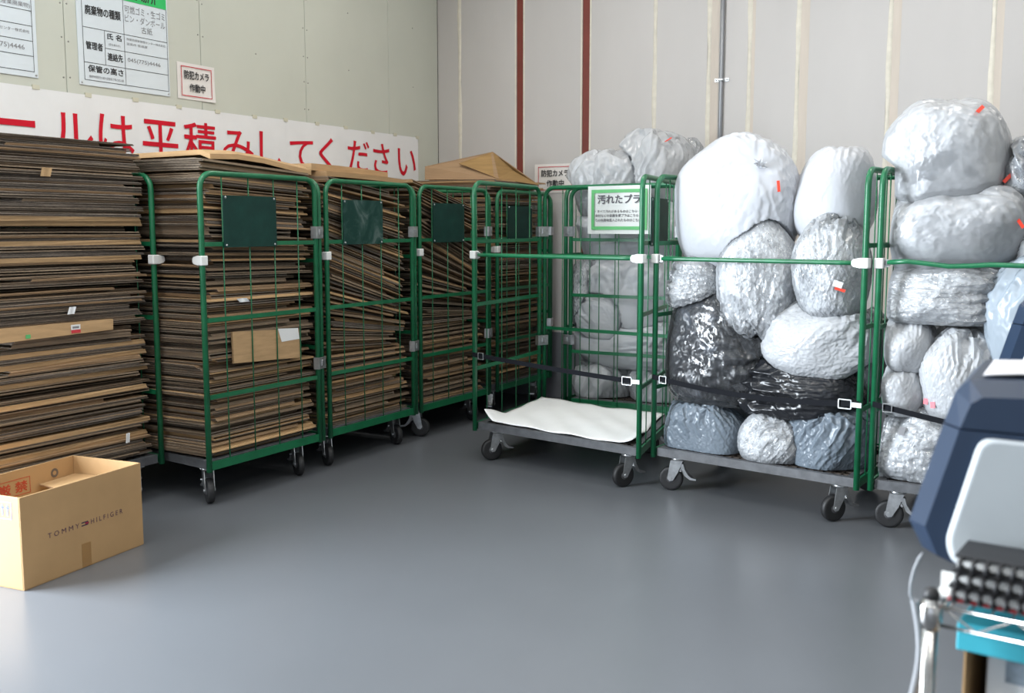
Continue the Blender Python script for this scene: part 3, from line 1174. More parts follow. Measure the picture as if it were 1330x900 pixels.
def flat_box(lx, ly, T, fold, rng, km, fm):
    """folded flat carton: two plies of corrugated board joined by fold edges; returns verts, faces, mats"""
    nx = 4
    ply = min(0.0055, T*0.4)
    droop = rng.uniform(-0.0022, 0.0008)
    tw = rng.uniform(-0.0010, 0.0010)
    wv = rng.uniform(0, 6)
    vs_, fs, ms = [], [], []
    for k in range(2):
        for zz in (0, 1):
            for j in (0, 1):
                for i in range(nx+1):
                    a = i/nx-0.5
                    b = j-0.5
                    jag = rng.uniform(-0.004, 0.004)
                    sx = lx*(1.0 if k == 0 else 0.985+0.02*(zz*0))
                    z = (ply*zz if k == 0 else T-ply+ply*zz)
                    gap = 0.0
                    if not fold:
                        gap = (0.002 if k else 0.0)*abs(a)*2
                    z += droop*4*a*a+tw*a*b*4+0.0006*sin(a*9+wv)+gap
                    vs_.append((a*sx, b*ly+(0.006 if k else 0)*b+jag*0.5, z))
        o = k*4*(nx+1)
        w = nx+1
        for i in range(nx):
            B0, B1, T0, T1 = o+i, o+w+i, o+2*w+i, o+3*w+i
            fs += [(B0, B1, B1+1, B0+1), (T0, T0+1, T1+1, T1)]
            ms += [0, 0]
            fs += [(B0, B0+1, T0+1, T0), (B1, T1, T1+1, B1+1)]
            ms += [1 if fold != 2 else 0]*2
        for i in (0, nx):
            B0, B1, T0, T1 = o+i, o+w+i, o+2*w+i, o+3*w+i
            fs.append((B0, T0, T1, B1) if i == 0 else (B0, B1, T1, T0))
            ms.append(1 if fold != 1 else 0)
    w = nx+1
    o = 4*w
    if fold == 1:      # fold edges at the x ends
        for i in (0, nx):
            fs.append((2*w+i, 3*w+i, o+w+i, o+i))
            ms.append(0)
    if fold == 2:      # fold edges along the long sides
        for i in range(nx):
            for j in (0, 1):
                fs.append((2*w+j*w+i, 2*w+j*w+i+1, o+j*w+i+1, o+j*w+i))
                ms.append(0)
    return vs_, fs, ms


def flat_mesh(spec, rng):
    lx, ly, T, fold, km, fm = spec
    v, f, m = flat_box(lx, ly, T, fold, rng, km, fm)
    me = bpy.data.meshes.new('flat_carton')
    me.from_pydata(v, [], f)
    me.materials.append(KRAFT[km])
    me.materials.append(FLUTE[fm])
    me.polygons.foreach_set('material_index', m)
    me.update()
    return me


rng = random.Random(4)
VAR = []
for k in range(40):
    fold = rng.choice([1, 1, 2, 0, 1, 2])
    VAR.append((rng.choice([1.04, 1.0, 0.96, 0.90, 0.82, 0.74, 0.66]), rng.choice([0.80, 0.76, 0.72, 0.66, 0.60]),
                rng.choice([0.008, 0.009, 0.010, 0.010, 0.011, 0.012, 0.013, 0.015, 0.018, 0.022]), fold,
                rng.choice([0, 1, 2, 2, 1, 3, 2]), rng.choice([0, 0, 1, 2, 2])))
VMESH = [flat_mesh(s, rng) for s in VAR]
PLACED = []     # (distance, cart, variant, matrix)


HF = {}
CELL = 0.02
_a, _b = np.meshgrid(np.linspace(0, 4, 57), np.linspace(0, 1, 45), indexing='ij')
_i0 = np.minimum(_a.astype(int), 3)
_fa, _fb = (_a-_i0)[..., None], _b[..., None]


def skin(me, upper):
    """points on the under or upper face of a flat carton mesh"""
    o = (4*5+2*5) if upper else 0
    g = np.array([[me.vertices[o+j*5+i].co[:] for j in (0, 1)] for i in range(5)])
    p = (g[_i0, 0]*(1-_fa)+g[_i0+1, 0]*_fa)*(1-_fb)+(g[_i0, 1]*(1-_fa)+g[_i0+1, 1]*_fa)*_fb
    return p.reshape(-1, 3)


SKIN = [(skin(m, False), skin(m, True)) for m in VMESH]


def cells(P):
    ix = np.clip(((P[:, 0]+0.3)/CELL).astype(int), 0, 89)
    iy = np.clip(((P[:, 1]+0.3)/CELL).astype(int), 0, 79)
    return ix, iy, (iy+0.5)*CELL-0.3


def settle(H, lo, up, ta=0.0, press=0.0004):
    """height at which a sheet (under face lo, upper face up, slope ta) comes to rest on what lies below; records it in H"""
    ix, iy, yc = cells(lo)
    z = (H[ix, iy]-(lo[:, 2]+ta*(lo[:, 1]-yc))).max()-press
    ix, iy, yc = cells(up)
    np.maximum.at(H, (ix, iy), z+up[:, 2]+ta*(up[:, 1]-yc))
    return z


def stack(key, top, tilt=lambda s: 0.0, front=0.0, seedk=0, xalign='c', jit=1.0, wmax=1.04, maxly=0.9, minlx=0.0, depth=0.855, rightgap=None):
    (ox, oy), yaw = CARTS[key]
    R = Matrix.Translation((ox, oy, 0)) @ Matrix.Rotation(radians(yaw), 4, 'Z')
    rg = random.Random(100+seedk)
    H = np.full((90, 80), 0.2375)
    HF[key] = H
    z = 0.238
    while True:
        vi = rg.randrange(len(VAR))
        lx, ly, T, fold, km, fm = VAR[vi]
        if ly > maxly or (lx < minlx and rg.random() < 0.75):
            continue
        s = min(1.0, (z-0.238)/(top-0.238))
        if z+T > top:
            break
        flip = rg.random() < 0.5
        yw = rg.uniform(-.018, .018)*jit
        # long side runs along the cart's width, kept between the side panels
        if xalign == 'c':
            x = CW/2+rg.uniform(-1, 1)*max(0.0, (wmax-lx)/2)
        else:
            x = CW-0.022-lx/2-abs(rg.gauss(0, 0.035))*jit
        hw = lx/2+abs(yw)*ly/2+0.0235
        x = max(hw, min(CW-hw, x))
        y = front+ly/2+abs(rg.gauss(0, 0.028))*jit
        if 1.20 < z < 1.30 and key != 'c1':       # clear of the latches
            y = max(y, ly/2+(0.095 if key == 'c2' else 0.03))
        if rg.random() < 0.3:
            y += rg.uniform(0.02, 0.10)
        y = min(y, depth-ly/2-abs(yw)*lx/2)
        a = tilt(s)
        Rm = Matrix.Rotation(-a, 4, 'X') @ Matrix.Rotation(yw+(pi if flip else 0), 4, 'Z')
        A3 = np.array(Rm)[:3, :3]
        lo, up = [p @ A3.T+np.array([x, y, 0]) for p in SKIN[vi]]
        z = settle(H, lo, up, math.tan(a))
        M = R @ Matrix.Translation((x, y, z)) @ Rm
        PLACED.append(((M.translation-Vector((0, 0, CH))).length, key, vi, M))


def rest_on(key, rows, th):
    """lower (or lift) a grid of points so that the sheet rests on the stack of that cart"""
    (ox, oy), yaw = CARTS[key]
    ca, sa = cos(radians(yaw)), sin(radians(yaw))
    P = []
    for r0, r1 in zip(rows[:-1], rows[1:]):
        for k in range(len(r0)-1):
            q = [np.array(p, float) for p in (r0[k], r0[k+1], r1[k], r1[k+1])]
            for u_ in np.linspace(0, 1, 41):
                for v_ in np.linspace(0, 1, 31):
                    P.append((q[0]*(1-v_)+q[1]*v_)*(1-u_)+(q[2]*(1-v_)+q[3]*v_)*u_)
    P = np.array(P)
    L = np.stack([(P[:, 0]-ox)*ca+(P[:, 1]-oy)*sa, -(P[:, 0]-ox)*sa+(P[:, 1]-oy)*ca, P[:, 2]], 1)
    lo = L-np.array([0, 0, th])
    dz = settle(HF[key], lo, L)
    return [[(p[0], p[1], p[2]+dz) for p in r] for r in rows]


stack('c1', 1.835, lambda s: 0.0, front=0.018, seedk=1, jit=0.8, wmax=1.08, maxly=0.73, minlx=0.93, depth=0.765)
stack('c2', 1.745, lambda s: 0.05*max(0, s-.45)/.55, front=0.05, xalign='r', seedk=2)
stack('c3', 1.665, lambda s: 0.28*max(0, min(1, (s-.25)/.3))-0.17*max(0, (s-.68)/.32), front=0.0, xalign='r', seedk=3)
stack('c4', 1.64, lambda s: 0.36*max(0, min(1, (s-.35)/.35))-0.16*max(0, (s-.75)/.25), front=0.0, xalign='r', seedk=4)
stack('c5', 1.775, lambda s: 0.0, front=0.0, xalign='r', seedk=5)
PLACED.sort(key=lambda q: q[0] if q[1] in ('c1', 'c2') else q[0]+1.0)
LBL = {'c1': ('flattened brown carton in the heap on the open sided cart behind the open carton', 'flattened cartons on the cart behind the open carton'),
       'c2': ('flattened brown carton on the cart with a tan panel against its wires', 'flattened cartons on the cart with the tan panel'),
       'c3': ('flattened brown carton on the cart with a chalk smeared plate', 'flattened cartons on the cart with the chalk smeared plate'),
       'c4': ('flattened brown carton on the cart with steeply sliding sheets', 'flattened cartons on the cart with steep sheets'),
       'c5': ('flattened brown carton on the corner cart', 'flattened cartons on the corner cart')}
TONE = ['tan', 'brown', 'grey-brown', 'pale']
EDGE = ['ragged ends', 'fluted edges', 'folded edges']


def carton_label(key, vi, last, zz):
    lx, ly, T, fold, km, fm = VAR[vi]
    th = 'thin' if T < 0.0095 else ('medium' if T < 0.0125 else ('thick' if T < 0.017 else 'bulky'))
    wide = 'long' if lx > 0.93 else ('shorter' if lx > 0.78 else 'short')
    if last:
        return 'topmost flattened carton '+WHERE[key]
    zone = 'low' if zz < 0.7 else ('midway' if zz < 1.2 else 'high')
    return '%s %s %s flattened carton, %s, %s %s' % (wide, th, TONE[km], EDGE[fold], zone, WHERE[key])


WHERE = {'c1': 'on the cart behind the open carton', 'c2': 'on the cart with the tan panel', 'c3': 'on the cart with chalky plate',
         'c4': 'on the cart with steep sheets', 'c5': 'on the corner cart'}
rest = MB()
NMAX = 292
TOPZ = {k: max(q[3].translation.z for q in PLACED if q[1] == k) for k in LBL}
for k, (d, key, vi, M) in enumerate(PLACED):
    if k < NMAX:
        o = link('flattened_carton', VMESH[vi])
        o.matrix_world = M
        tag(o, carton_label(key, vi, M.translation.z == TOPZ[key], M.translation.z), 'cardboard', LBL[key][1])
    else:
        me = VMESH[vi]
        km, fm = VAR[vi][4], VAR[vi][5]
        off_ = len(rest.v)
        rest.v += [tuple(M @ v.co) for v in me.vertices]
        for p in me.polygons:
            rest.f.append([i+off_ for i in p.vertices])
            rest.m.append(km if p.material_index == 0 else 4+fm)
            rest.sm.append(False)
if rest.v:
    o = rest.build('flattened_carton_pile', KRAFT+FLUTE)
    tag(o, 'flattened brown cartons piled in the carts further along the wall', 'cardboard', kind='stuff')

LABELW = mat('white label paper', (0.75, 0.75, 0.74), 0.5)
LABELR = mat('red label print', (0.55, 0.04, 0.05), 0.5)


def board(name, label, pts, th, km, group=None, parts=()):
    """a thick sheet of board over a planar-ish polygon of 3D points"""
    P = [Vector(p) for p in pts]
    n = Vector((0, 0, 0))
    for i in range(len(P)):
        a, b = P[i], P[(i+1) % len(P)]
        n += Vector(((a.y-b.y)*(a.z+b.z), (a.z-b.z)*(a.x+b.x), (a.x-b.x)*(a.y+b.y)))
    n.normalize()
    k = len(P)
    mb = MB()
    mb.add([p for p in P]+[p-n*th for p in P], [tuple(range(k)), tuple(range(2*k-1, k-1, -1))], 0)
    mb.f += [[i, i+k, (i+1) % k+k, (i+1) % k] for i in range(k)]
    mb.m += [1]*k
    mb.sm += [False]*k
    return mb, n


# tan carton panel pressed against the wires of the second cart
Xp = -3.8560
c = [onX(302, 431, Xp), onX(388, 427, Xp), onX(391, 464, Xp), onX(304, 472, Xp)]
t = thing('carton_panel', 'tan carton panel with a torn white label pressed against the cart wires', 'cardboard', tuple((c[2]+c[3])/2))
off = -Vector((c[2]+c[3])/2)
mb, nn = board('p', '', c[::-1], 0.012, 3)
lettering(mb, t, off, [KRAFT[3], KRAFT[0]], 'panel')
c = [onX(361, 427, Xp+0.0015), onX(387, 426, Xp+0.0015), onX(389, 440, Xp+0.0015), onX(366, 444, Xp+0.0015)]
mb, nn = board('p', '', c[::-1], 0.001, 3)
lettering(mb, t, off, [LABELW, LABELW], 'label')

# top sheets: a pale curled sheet on cart two, a raised split carton on the corner carts
def bent(name, label, rows, th, mats, group=None):
    """rows: list of rows of 3D points (grid) -> thick sheet"""
    nr, nc = len(rows), len(rows[0])
    mb = MB()
    vs_ = [p for r in rows for p in r]
    fs = []
    for j in range(nr-1):
        for i in range(nc-1):
            q_ = j*nc+i
            fs.append((q_, q_+1, q_+nc+1, q_+nc))
    mb.add(vs_, fs, 0, False)
    N = len(vs_)
    mb.add([(p[0], p[1], p[2]-th) for p in vs_], [tuple(reversed(f)) for f in fs], 0, False)
    rim_ = [i for i in range(nc)]+[(j+1)*nc-1 for j in range(1, nr)]+[(nr-1)*nc+i for i in range(nc-2, -1, -1)]+[j*nc for j in range(nr-2, 0, -1)]
    mb.f += [[rim_[k], rim_[k-1], rim_[k-1]+N, rim_[k]+N] for k in range(len(rim_))]
    mb.m += [1]*len(rim_)
    mb.sm += [False]*len(rim_)
    o = mb.build(name, mats)
    bz = min(p[2] for p in vs_)-th
    recenter(o, (sum(p[0] for p in vs_)/N, sum(p[1] for p in vs_)/N, bz))
    return tag(o, label, 'cardboard', group)


a0, a1 = onX(273, 206, -3.95), onX(418, 216, -3.95)
a1[1] = min(a1[1], 4.60)
bent('bent_carton', 'pale tan carton lying bent across the top of the stack under the banner',
     rest_on('c2', [[(-3.95, a0[1]+(a1[1]-a0[1])*s, 1.782-0.035*s**2+0.012*sin(s*5)) for s in (0, .25, .5, .75, 1)],
                    [(-4.02, a0[1]+(a1[1]-a0[1])*s, 1.806-0.035*s**2+0.010*sin(s*5)) for s in (0, .25, .5, .75, 1)],
                    [(-4.75, a0[1]+(a1[1]-a0[1])*s, 1.80-0.02*s) for s in (0, .25, .5, .75, 1)]], 0.026), 0.026, [KRAFT[3], KRAFT[3]])
for (y0_, y1_, X0, th, km, lab) in (
        (4.70, 5.46, -3.92, 0.030, 0, 'thick brown folded carton under the thick tan one below the banner end'),
        (4.66, 5.40, -4.00, 0.040, 3, 'thick tan folded carton at the top of the stack below the banner end')):
    bent('folded_carton', lab, rest_on('c3', [[(X0, y0_+(y1_-y0_)*s, 1.7-0.02*s+0.006*sin(s*3)) for s in (0, .33, .66, 1)],
                                              [(X0-0.75, y0_+(y1_-y0_)*s, 1.71-0.02*s) for s in (0, .33, .66, 1)]], th), th, [KRAFT[km], KRAFT[km]])
# raised open carton: ridge with two falling panels and a folded flap
Y1_, Y2_, Y3_ = 6.25, 6.95, 7.38
A = onY(552, 216, 6.64)
Bp = onY(640, 197, 6.95)
Cp = onY(700, 240, 7.10)
t = thing('raised_carton', 'large opened carton propped up like a tent on the corner cart', 'cardboard', (Bp[0], Bp[1], 1.62))
off = Vector((-Bp[0], -Bp[1], -1.62))
TAN2 = m_kraft('kraft board olive tan', (0.30, 0.185, 0.075))


def quad3(pts, th, name, m1=None):
    mb, nn = board('', '', pts, th, 0)
    if nn.z < 0:
        mb, nn = board('', '', pts[::-1], th, 0)
    return lettering(mb, t, off, [m1 or TAN2, KRAFT[1]], name)


zs = HF['c5'].max()+0.0075          # the lower edges stand on the stack


def foot(x, y):
    return (x, y, zs)


A2 = foot(A[0]+0.01, 6.62)
Ar = foot(A[0]-0.30, 7.15)
Br = foot(Bp[0]-0.30, 7.38)
C2_ = foot(Cp[0]-0.28, 7.40)
M2 = tuple(onY(668, 222, 7.04))
Dn = foot(onY(648, 230, 6.80)[0], 6.80)
En = tuple(onY(596, 212, 6.74))
A, Bp, Cp = tuple(A), tuple(Bp), tuple(Cp)
Bf = (Bp[0], Bp[1]-0.007, Bp[2]-0.002)
for pts_, nm_, m1_ in (([A, Bp, Br, Ar], 'panel', None), ([Bp, Cp, C2_, Br], 'panel', None), ([A, Bp, Dn, A2], 'panel', KRAFT[1]),
                       ([Bf, M2, Dn, En], 'flap', TAN2), ([M2, Cp, tuple(onY(692, 239, 7.05)), Dn], 'flap', TAN2)):
    quad3(pts_, 0.006, nm_, m1_)


# loose bits on the heap behind the open carton: labels, paper scraps
def scrap(name, label, cat, px, X, w, h, m, tiltz=0.0, lean=0.1):
    p = onX(px[0], px[1], X)
    mb = MB()
    n_ = 4
    vs_ = []
    for j in range(2):
        for i in range(n_+1):
            vs_.append((lean*(h*j)+0.004*sin(i*1.7), w*(i/n_-.5)+tiltz*h*j, h*j))
    fs = [(i, i+1, i+n_+2, i+n_+1) for i in range(n_)]
    mb.add(vs_, fs, 0, True)
    mb.add([(x-0.002, y, z) for x, y, z in vs_], [tuple(reversed(f)) for f in fs], 0, True)
    o = mb.build(name, m, None, tuple(p))
    return tag(o, label, cat)


t = thing('tan_folded_carton', 'tan folded carton with a red and white shipping label in the heap', 'cardboard', tuple(onX(70, 428, -4.205)))
X0 = -4.205
c = [onX(-30, 450, X0), onX(147, 428, X0), onX(147, 414, X0), onX(-30, 430, X0)]
off = -Vector(onX(70, 428, X0))
mb, nn = board('', '', [tuple(q_) for q_ in c], 0.02, 0)
lettering(mb, t, off, [KRAFT[3], KRAFT[0]], 'panel')
lo = MB()
LX = dict(org=(X0, 0, 0), rt=(0, 1, 0), up=(0, 0, 1), nrm=(1, 0, 0))
p = onX(92, 433, X0)
put_rect(lo, (p[1], p[2], p[1]+0.052, p[2]+0.040), off=0.003, mi=0, **LX)
put_rect(lo, (p[1], p[2], p[1]+0.052, p[2]+0.016), off=0.0036, mi=1, **LX)
put_rect(lo, (p[1]+.008, p[2]+.022, p[1]+0.044, p[2]+0.032), off=0.0036, mi=2, **LX)
lettering(lo, t, off, [LABELW, LABELR, INKG], 'shipping_label')
lo = MB()
p = onX(33, 440, X0)
put_rect(lo, (p[1], p[2], p[1]+0.025, p[2]+0.018), off=0.003, mi=0, **LX)
lettering(lo, t, off, [GRNINK2], 'green_mark')
for (px, w, lab) in (((92, 408), 0.035, 'torn white paper scrap sticking out above the red and white label'),):
    scrap('paper_scrap', lab, 'paper', px, -4.203, w, 0.034, PAPER, 0.3)
scrap('paper_scrap', 'curled pale cardboard tab sticking out near the top of the heap', 'cardboard', (59, 229), -4.205, 0.05, 0.04, KRAFT[3], 0.2)
scrap('paper_scrap', 'crumpled clear plastic strip in the lower part of the heap', 'plastic', (166, 575), -4.205, 0.02, 0.05, LABELW, 0.0)
scrap('paper_scrap', 'narrow white paper strip poking through the wires above the tan panel', 'paper', (318, 392), -3.868, 0.07, 0.02, PAPER, -1.2)

# ------------------------------------------------------------------ open carton on the floor
A = onZ(32, 768)
B = onZ(187, 707)
hx = 0.375
u = Vector((B[0]-A[0], B[1]-A[1], 0))
Lb = u.length
u.normalize()
wv = Vector((-u.y, u.x, 0))      # towards the wall
Wb = 0.40
t = thing('open_carton', 'open tan carton with brand lettering standing on the floor', 'carton', (A[0], A[1], 0.0), atan2(u.y, u.x))
CTN = mat('carton tan board', (0.39, 0.243, 0.115), 0.7, var=0.06, vscale=5, spec=0.3)
CTNI = mat('carton inside board', (0.40, 0.25, 0.12), 0.75, var=0.06, vscale=5, spec=0.3)
CTE = m_flute('carton cut edge', (0.36, 0.23, 0.13))
e = 0.006
for nm, a, b in (('front_wall', (0, 0, 0.004), (Lb, e, hx)), ('back_wall', (0, Wb-e, 0.004), (Lb, Wb, hx)),
                 ('end_wall', (0, e, 0.004), (e, Wb-e, hx)), ('end_wall', (Lb-e, e, 0.004), (Lb, Wb-e, hx)), ('base', (0.001, 0.001, 0.0), (Lb-.001, Wb-.001, 0.008))):
    MB().box(a, b, ch=0.0015).build(nm, CTN, t)
fw = [c for c in t.children if c.name.startswith('front_wall')][0]
bwl = [c for c in t.children if c.name.startswith('back_wall')][0]
ew = [c for c in t.children if c.name.startswith('end_wall')][0]
LF = dict(org=(0, 0, 0), rt=(1, 0, 0), up=(0, 0, 1), nrm=(0, -1, 0))
# lettering on the long side
def long_face(px, py):
    # pixel -> (u, z) on the front face
    d = ray(px, py)
    nrm = np.array([wv.x, wv.y])
    s = (nrm @ np.array([A[0], A[1]]))/(nrm @ d[:2])
    p_ = CAM+d*s
    return (p_[0]-A[0])*u.x+(p_[1]-A[1])*u.y, p_[2]


g = MB()
x0, z0 = long_face(63, 695)
x1, z1 = long_face(103, 690)
hl = 0.021
xa = long_face(62, 697)[0]
xb = long_face(103, 683)[0]
xc = long_face(118, 679)[0]
xd = long_face(159, 664)[0]
zl = 0.5*(long_face(62, 699)[1]+long_face(159, 667)[1])
put_text(g, 'T O M M Y', (xa, zl, xb, zl+hl), off=0.001, bold=0.0, **LF)
g.build('lettering', mat('dark purple print', (0.07, 0.03, 0.055), 0.6), fw)
g = MB()
put_text(g, 'H I L F I G E R', (xc, zl, xd, zl+hl), off=0.001, bold=0.0, **LF)
g.build('lettering', mat('dark purple print', (0.07, 0.03, 0.055), 0.6), fw)
g = MB()
fx = (xb+xc)/2
put_rect(g, (fx-0.020, zl+0.0145, fx+0.016, zl+0.019), off=0.001, mi=0, **LF)
put_rect(g, (fx-0.020, zl+0.002, fx+0.016, zl+0.0065), off=0.001, mi=0, **LF)
put_rect(g, (fx+0.000, zl+0.0065, fx+0.020, zl+0.0145), off=0.001, mi=1, **LF)
g.build('flag_mark', [mat('navy print', (0.03, 0.02, 0.05), 0.6), mat('dark red print', (0.25, 0.01, 0.03), 0.6)], fw)
xt0, zt0 = long_face(106, 707)
xt1, zt1 = long_face(119, 728)
MB().box((xt0, -0.0012, 0.003), (xt1, -0.0004, zt0)).build('packing_tape', mat('brown packing tape', (0.30, 0.165, 0.06), 0.3, var=0.05), fw)
# red boxed print inside the far wall, round grey stamp
LIW = dict(org=(0, Wb-e, 0), rt=(1, 0, 0), up=(0, 0, 1), nrm=(0, -1, 0))
g = MB()
frame_lines(g, (0.02, 0.262, 0.40, 0.335), 0.003, off=0.001, **LIW)
put_text(g, '横 積 厳 禁', (0.055, 0.274, 0.385, 0.323), off=0.001, bold=0.022, **LIW)
g.build('red_print', mat('red stamp ink', (0.42, 0.05, 0.02), 0.6), bwl)
g = MB()
for k in range(20):
    q0, q1 = 2*pi*k/20, 2*pi*(k+1)/20
    cx, cz, r0_, r1_ = 0.535, 0.318, 0.010, 0.021
    g.add([(cx+r*cos(q_), Wb-e-0.001, cz+r*sin(q_)) for r, q_ in ((r0_, q0), (r1_, q0), (r1_, q1), (r0_, q1))], [(0, 1, 2, 3)])
g.build('round_stamp', mat('grey stamp ink', (0.12, 0.09, 0.07), 0.6), bwl)
# this way up mark on the short side
LE = dict(org=(0, 0, 0), rt=(0, -1, 0), up=(0, 0, 1), nrm=(-1, 0, 0))
g = MB()
frame_lines(g, (-0.115, 0.282, -0.045, 0.352), 0.003, off=0.001, **LE)
for cx in (-0.094, -0.066):
    put_rect(g, (cx-0.004, 0.296, cx+0.004, 0.330), off=0.001, **LE)
    g.add([(-0.001, -(cx-0.011), 0.326), (-0.001, -(cx+0.011), 0.326), (-0.001, -cx, 0.344)], [(0, 1, 2)])
g.build('arrow_mark', mat('blue grey print', (0.12, 0.14, 0.30), 0.6), ew)
# inner flap folded into the carton
vs_ = [(Lb*0.52, Wb*0.75, 0.30), (Lb-0.02, Wb*0.75, 0.31), (Lb-0.02, Wb-0.02, 0.335), (Lb*0.60, Wb-0.02, 0.335)]
mb, nn = board('', '', [(0.42, 0.20, 0.285), (Lb-0.01, 0.17, 0.300), (Lb-0.01, 0.385, 0.292), (0.44, 0.385, 0.288)], 0.005, 0)
mb.build('inner_flap', [CTNI, CTE], t)

# ------------------------------------------------------------------ plastic bags
def ico(level):
    b = bmesh.new()
    bmesh.ops.create_icosphere(b, subdivisions=2, radius=1.0)
    b.verts.ensure_lookup_table()
    V = np.array([v.co[:] for v in b.verts])
    Fc = np.array([[v.index for v in f.verts] for f in b.faces])
    b.free()
    L = [(V, Fc, None)]
    for _ in range(level):
        V, Fc, E = refine(V, Fc)
        V = V/np.linalg.norm(V, axis=1)[:, None]
        L.append((V, Fc, E))
    return L


def edges_of(Fc):
    e = np.sort(np.concatenate([Fc[:, [0, 1]], Fc[:, [1, 2]], Fc[:, [2, 0]]]), axis=1)
    return np.unique(e, axis=0, return_inverse=True)


def refine(V, Fc):
    E, inv = edges_of(Fc)
    inv = inv.ravel()
    n = len(Fc)
    m = inv+len(V)
    ab, bc, ca = m[:n], m[n:2*n], m[2*n:]
    V2 = np.concatenate([V, (V[E[:, 0]]+V[E[:, 1]])/2])
    F2 = np.concatenate([np.stack([Fc[:, 0], ab, ca], 1), np.stack([Fc[:, 1], bc, ab], 1), np.stack([Fc[:, 2], ca, bc], 1), np.stack([ab, bc, ca], 1)])
    return V2, F2, E


ICOS = ico(5)                      # 42, 162, 642, 2562, 10242 verts ...
ICOS = ICOS[1:]
ICO_V5, ICO_F5 = ICOS[3][0], ICOS[3][1]
EDG = [edges_of(L[1])[0] for L in ICOS]


def smooth_(P, E, f, deg):
    n = len(P)
    A = np.empty_like(P)
    for c in range(3):
        A[:, c] = np.bincount(E[:, 0], P[E[:, 1], c], n)+np.bincount(E[:, 1], P[E[:, 0], c], n)
    return P+(A/deg[:, None]-P)*f


def relax(P, N, E, rest, rin, rout, iters, bend):
    """film of fixed size laid over a lumpy load: edges keep their length, so spare film buckles into creases"""
    n = len(P)
    deg = np.bincount(E.ravel(), minlength=n).astype(float)
    a, b = E[:, 0], E[:, 1]
    for it in range(iters):
        d = P[b]-P[a]
        L = np.sqrt((d*d).sum(1))+1e-9
        c = (L-rest)/L*0.5
        c = np.where(c < 0, c*0.85, c)
        d *= c[:, None]
        for q in range(3):
            P[:, q] += (np.bincount(a, d[:, q], n)-np.bincount(b, d[:, q], n))/deg*1.6
        if bend:
            P = smooth_(P, E, bend, deg)
        r = np.sqrt((P*P).sum(1))+1e-9
        k = np.clip(r, rin, rout)/r
        P *= k[:, None]
    return P


def film_shape(seed, knot=(0, 0, 1), excess=1.10, gather=1.6, p=2.5, lump=0.10, facets=12, loose=0.10, flat=0.8, levels=4, soft=1):
    rr = np.random.RandomState(seed+500)
    k = np.array(knot, float)
    k /= np.linalg.norm(k)
    P = None
    for lv in range(1, levels+1):
        N, Fc, E0 = ICOS[lv]
        E = EDG[lv]
        base = bag_shape(N, seed, p=p, knot=knot, lump=lump, wrinkle=0.0, flat=9, facets=facets, pleat=0.0, tail=0.0)
        rb = np.linalg.norm(base, axis=1)
        if P is None:
            P = base*(1.02+0.03*rr.normal(size=(len(N), 1)))
        else:
            P = np.concatenate([P, (P[E0[:, 0]]+P[E0[:, 1]])/2])
            P = P+N*(0.012/lv*rr.normal(size=(len(N), 1)))
        e = base[E[:, 1]]-base[E[:, 0]]
        L = np.linalg.norm(e, axis=1)
        m = N[E[:, 0]]+N[E[:, 1]]
        m /= np.linalg.norm(m, axis=1)[:, None]
        th = np.arccos(np.clip(m @ k, -1, 1))
        az = np.cross(k, m)
        az /= np.linalg.norm(az, axis=1)[:, None]+1e-9
        fr_ = ((e*az).sum(1)/(L+1e-9))**2
        g = 1+gather*np.exp(-th/0.55)
        rest = L*excess*np.sqrt(1+fr_*(g*g-1))
        P = relax(P, N, E, rest, rb*(1-loose*0.5), rb*(1+loose), (40, 60, 50, 26)[lv-1], (0.10, 0.06, 0.03, 0.02)[lv-1])
    N, Fc, E0 = ICOS[levels]
    deg = np.bincount(EDG[levels].ravel(), minlength=len(N)).astype(float)
    for _ in range(soft):
        P = smooth_(P, EDG[levels], 0.35 if soft == 1 else 0.5, deg)
    z = P[:, 2]
    P[:, 2] = np.where(z < -flat, -flat-(-flat-z)*0.18, z)
    return P, Fc, N


def mesh_np(name, V, Fc, mats, smooth=True):
    me = bpy.data.meshes.new(name)
    me.vertices.add(len(V))
    me.vertices.foreach_set('co', np.ascontiguousarray(V, np.float32).ravel())
    me.loops.add(len(Fc)*3)
    me.loops.foreach_set('vertex_index', np.ascontiguousarray(Fc, np.int32).ravel())
    me.polygons.add(len(Fc))
    me.polygons.foreach_set('loop_start', np.arange(0, len(Fc)*3, 3, dtype=np.int32))
    me.polygons.foreach_set('use_smooth', np.full(len(Fc), smooth))
    for m in mats:
        me.materials.append(m)
    me.update(calc_edges=True)
    return me


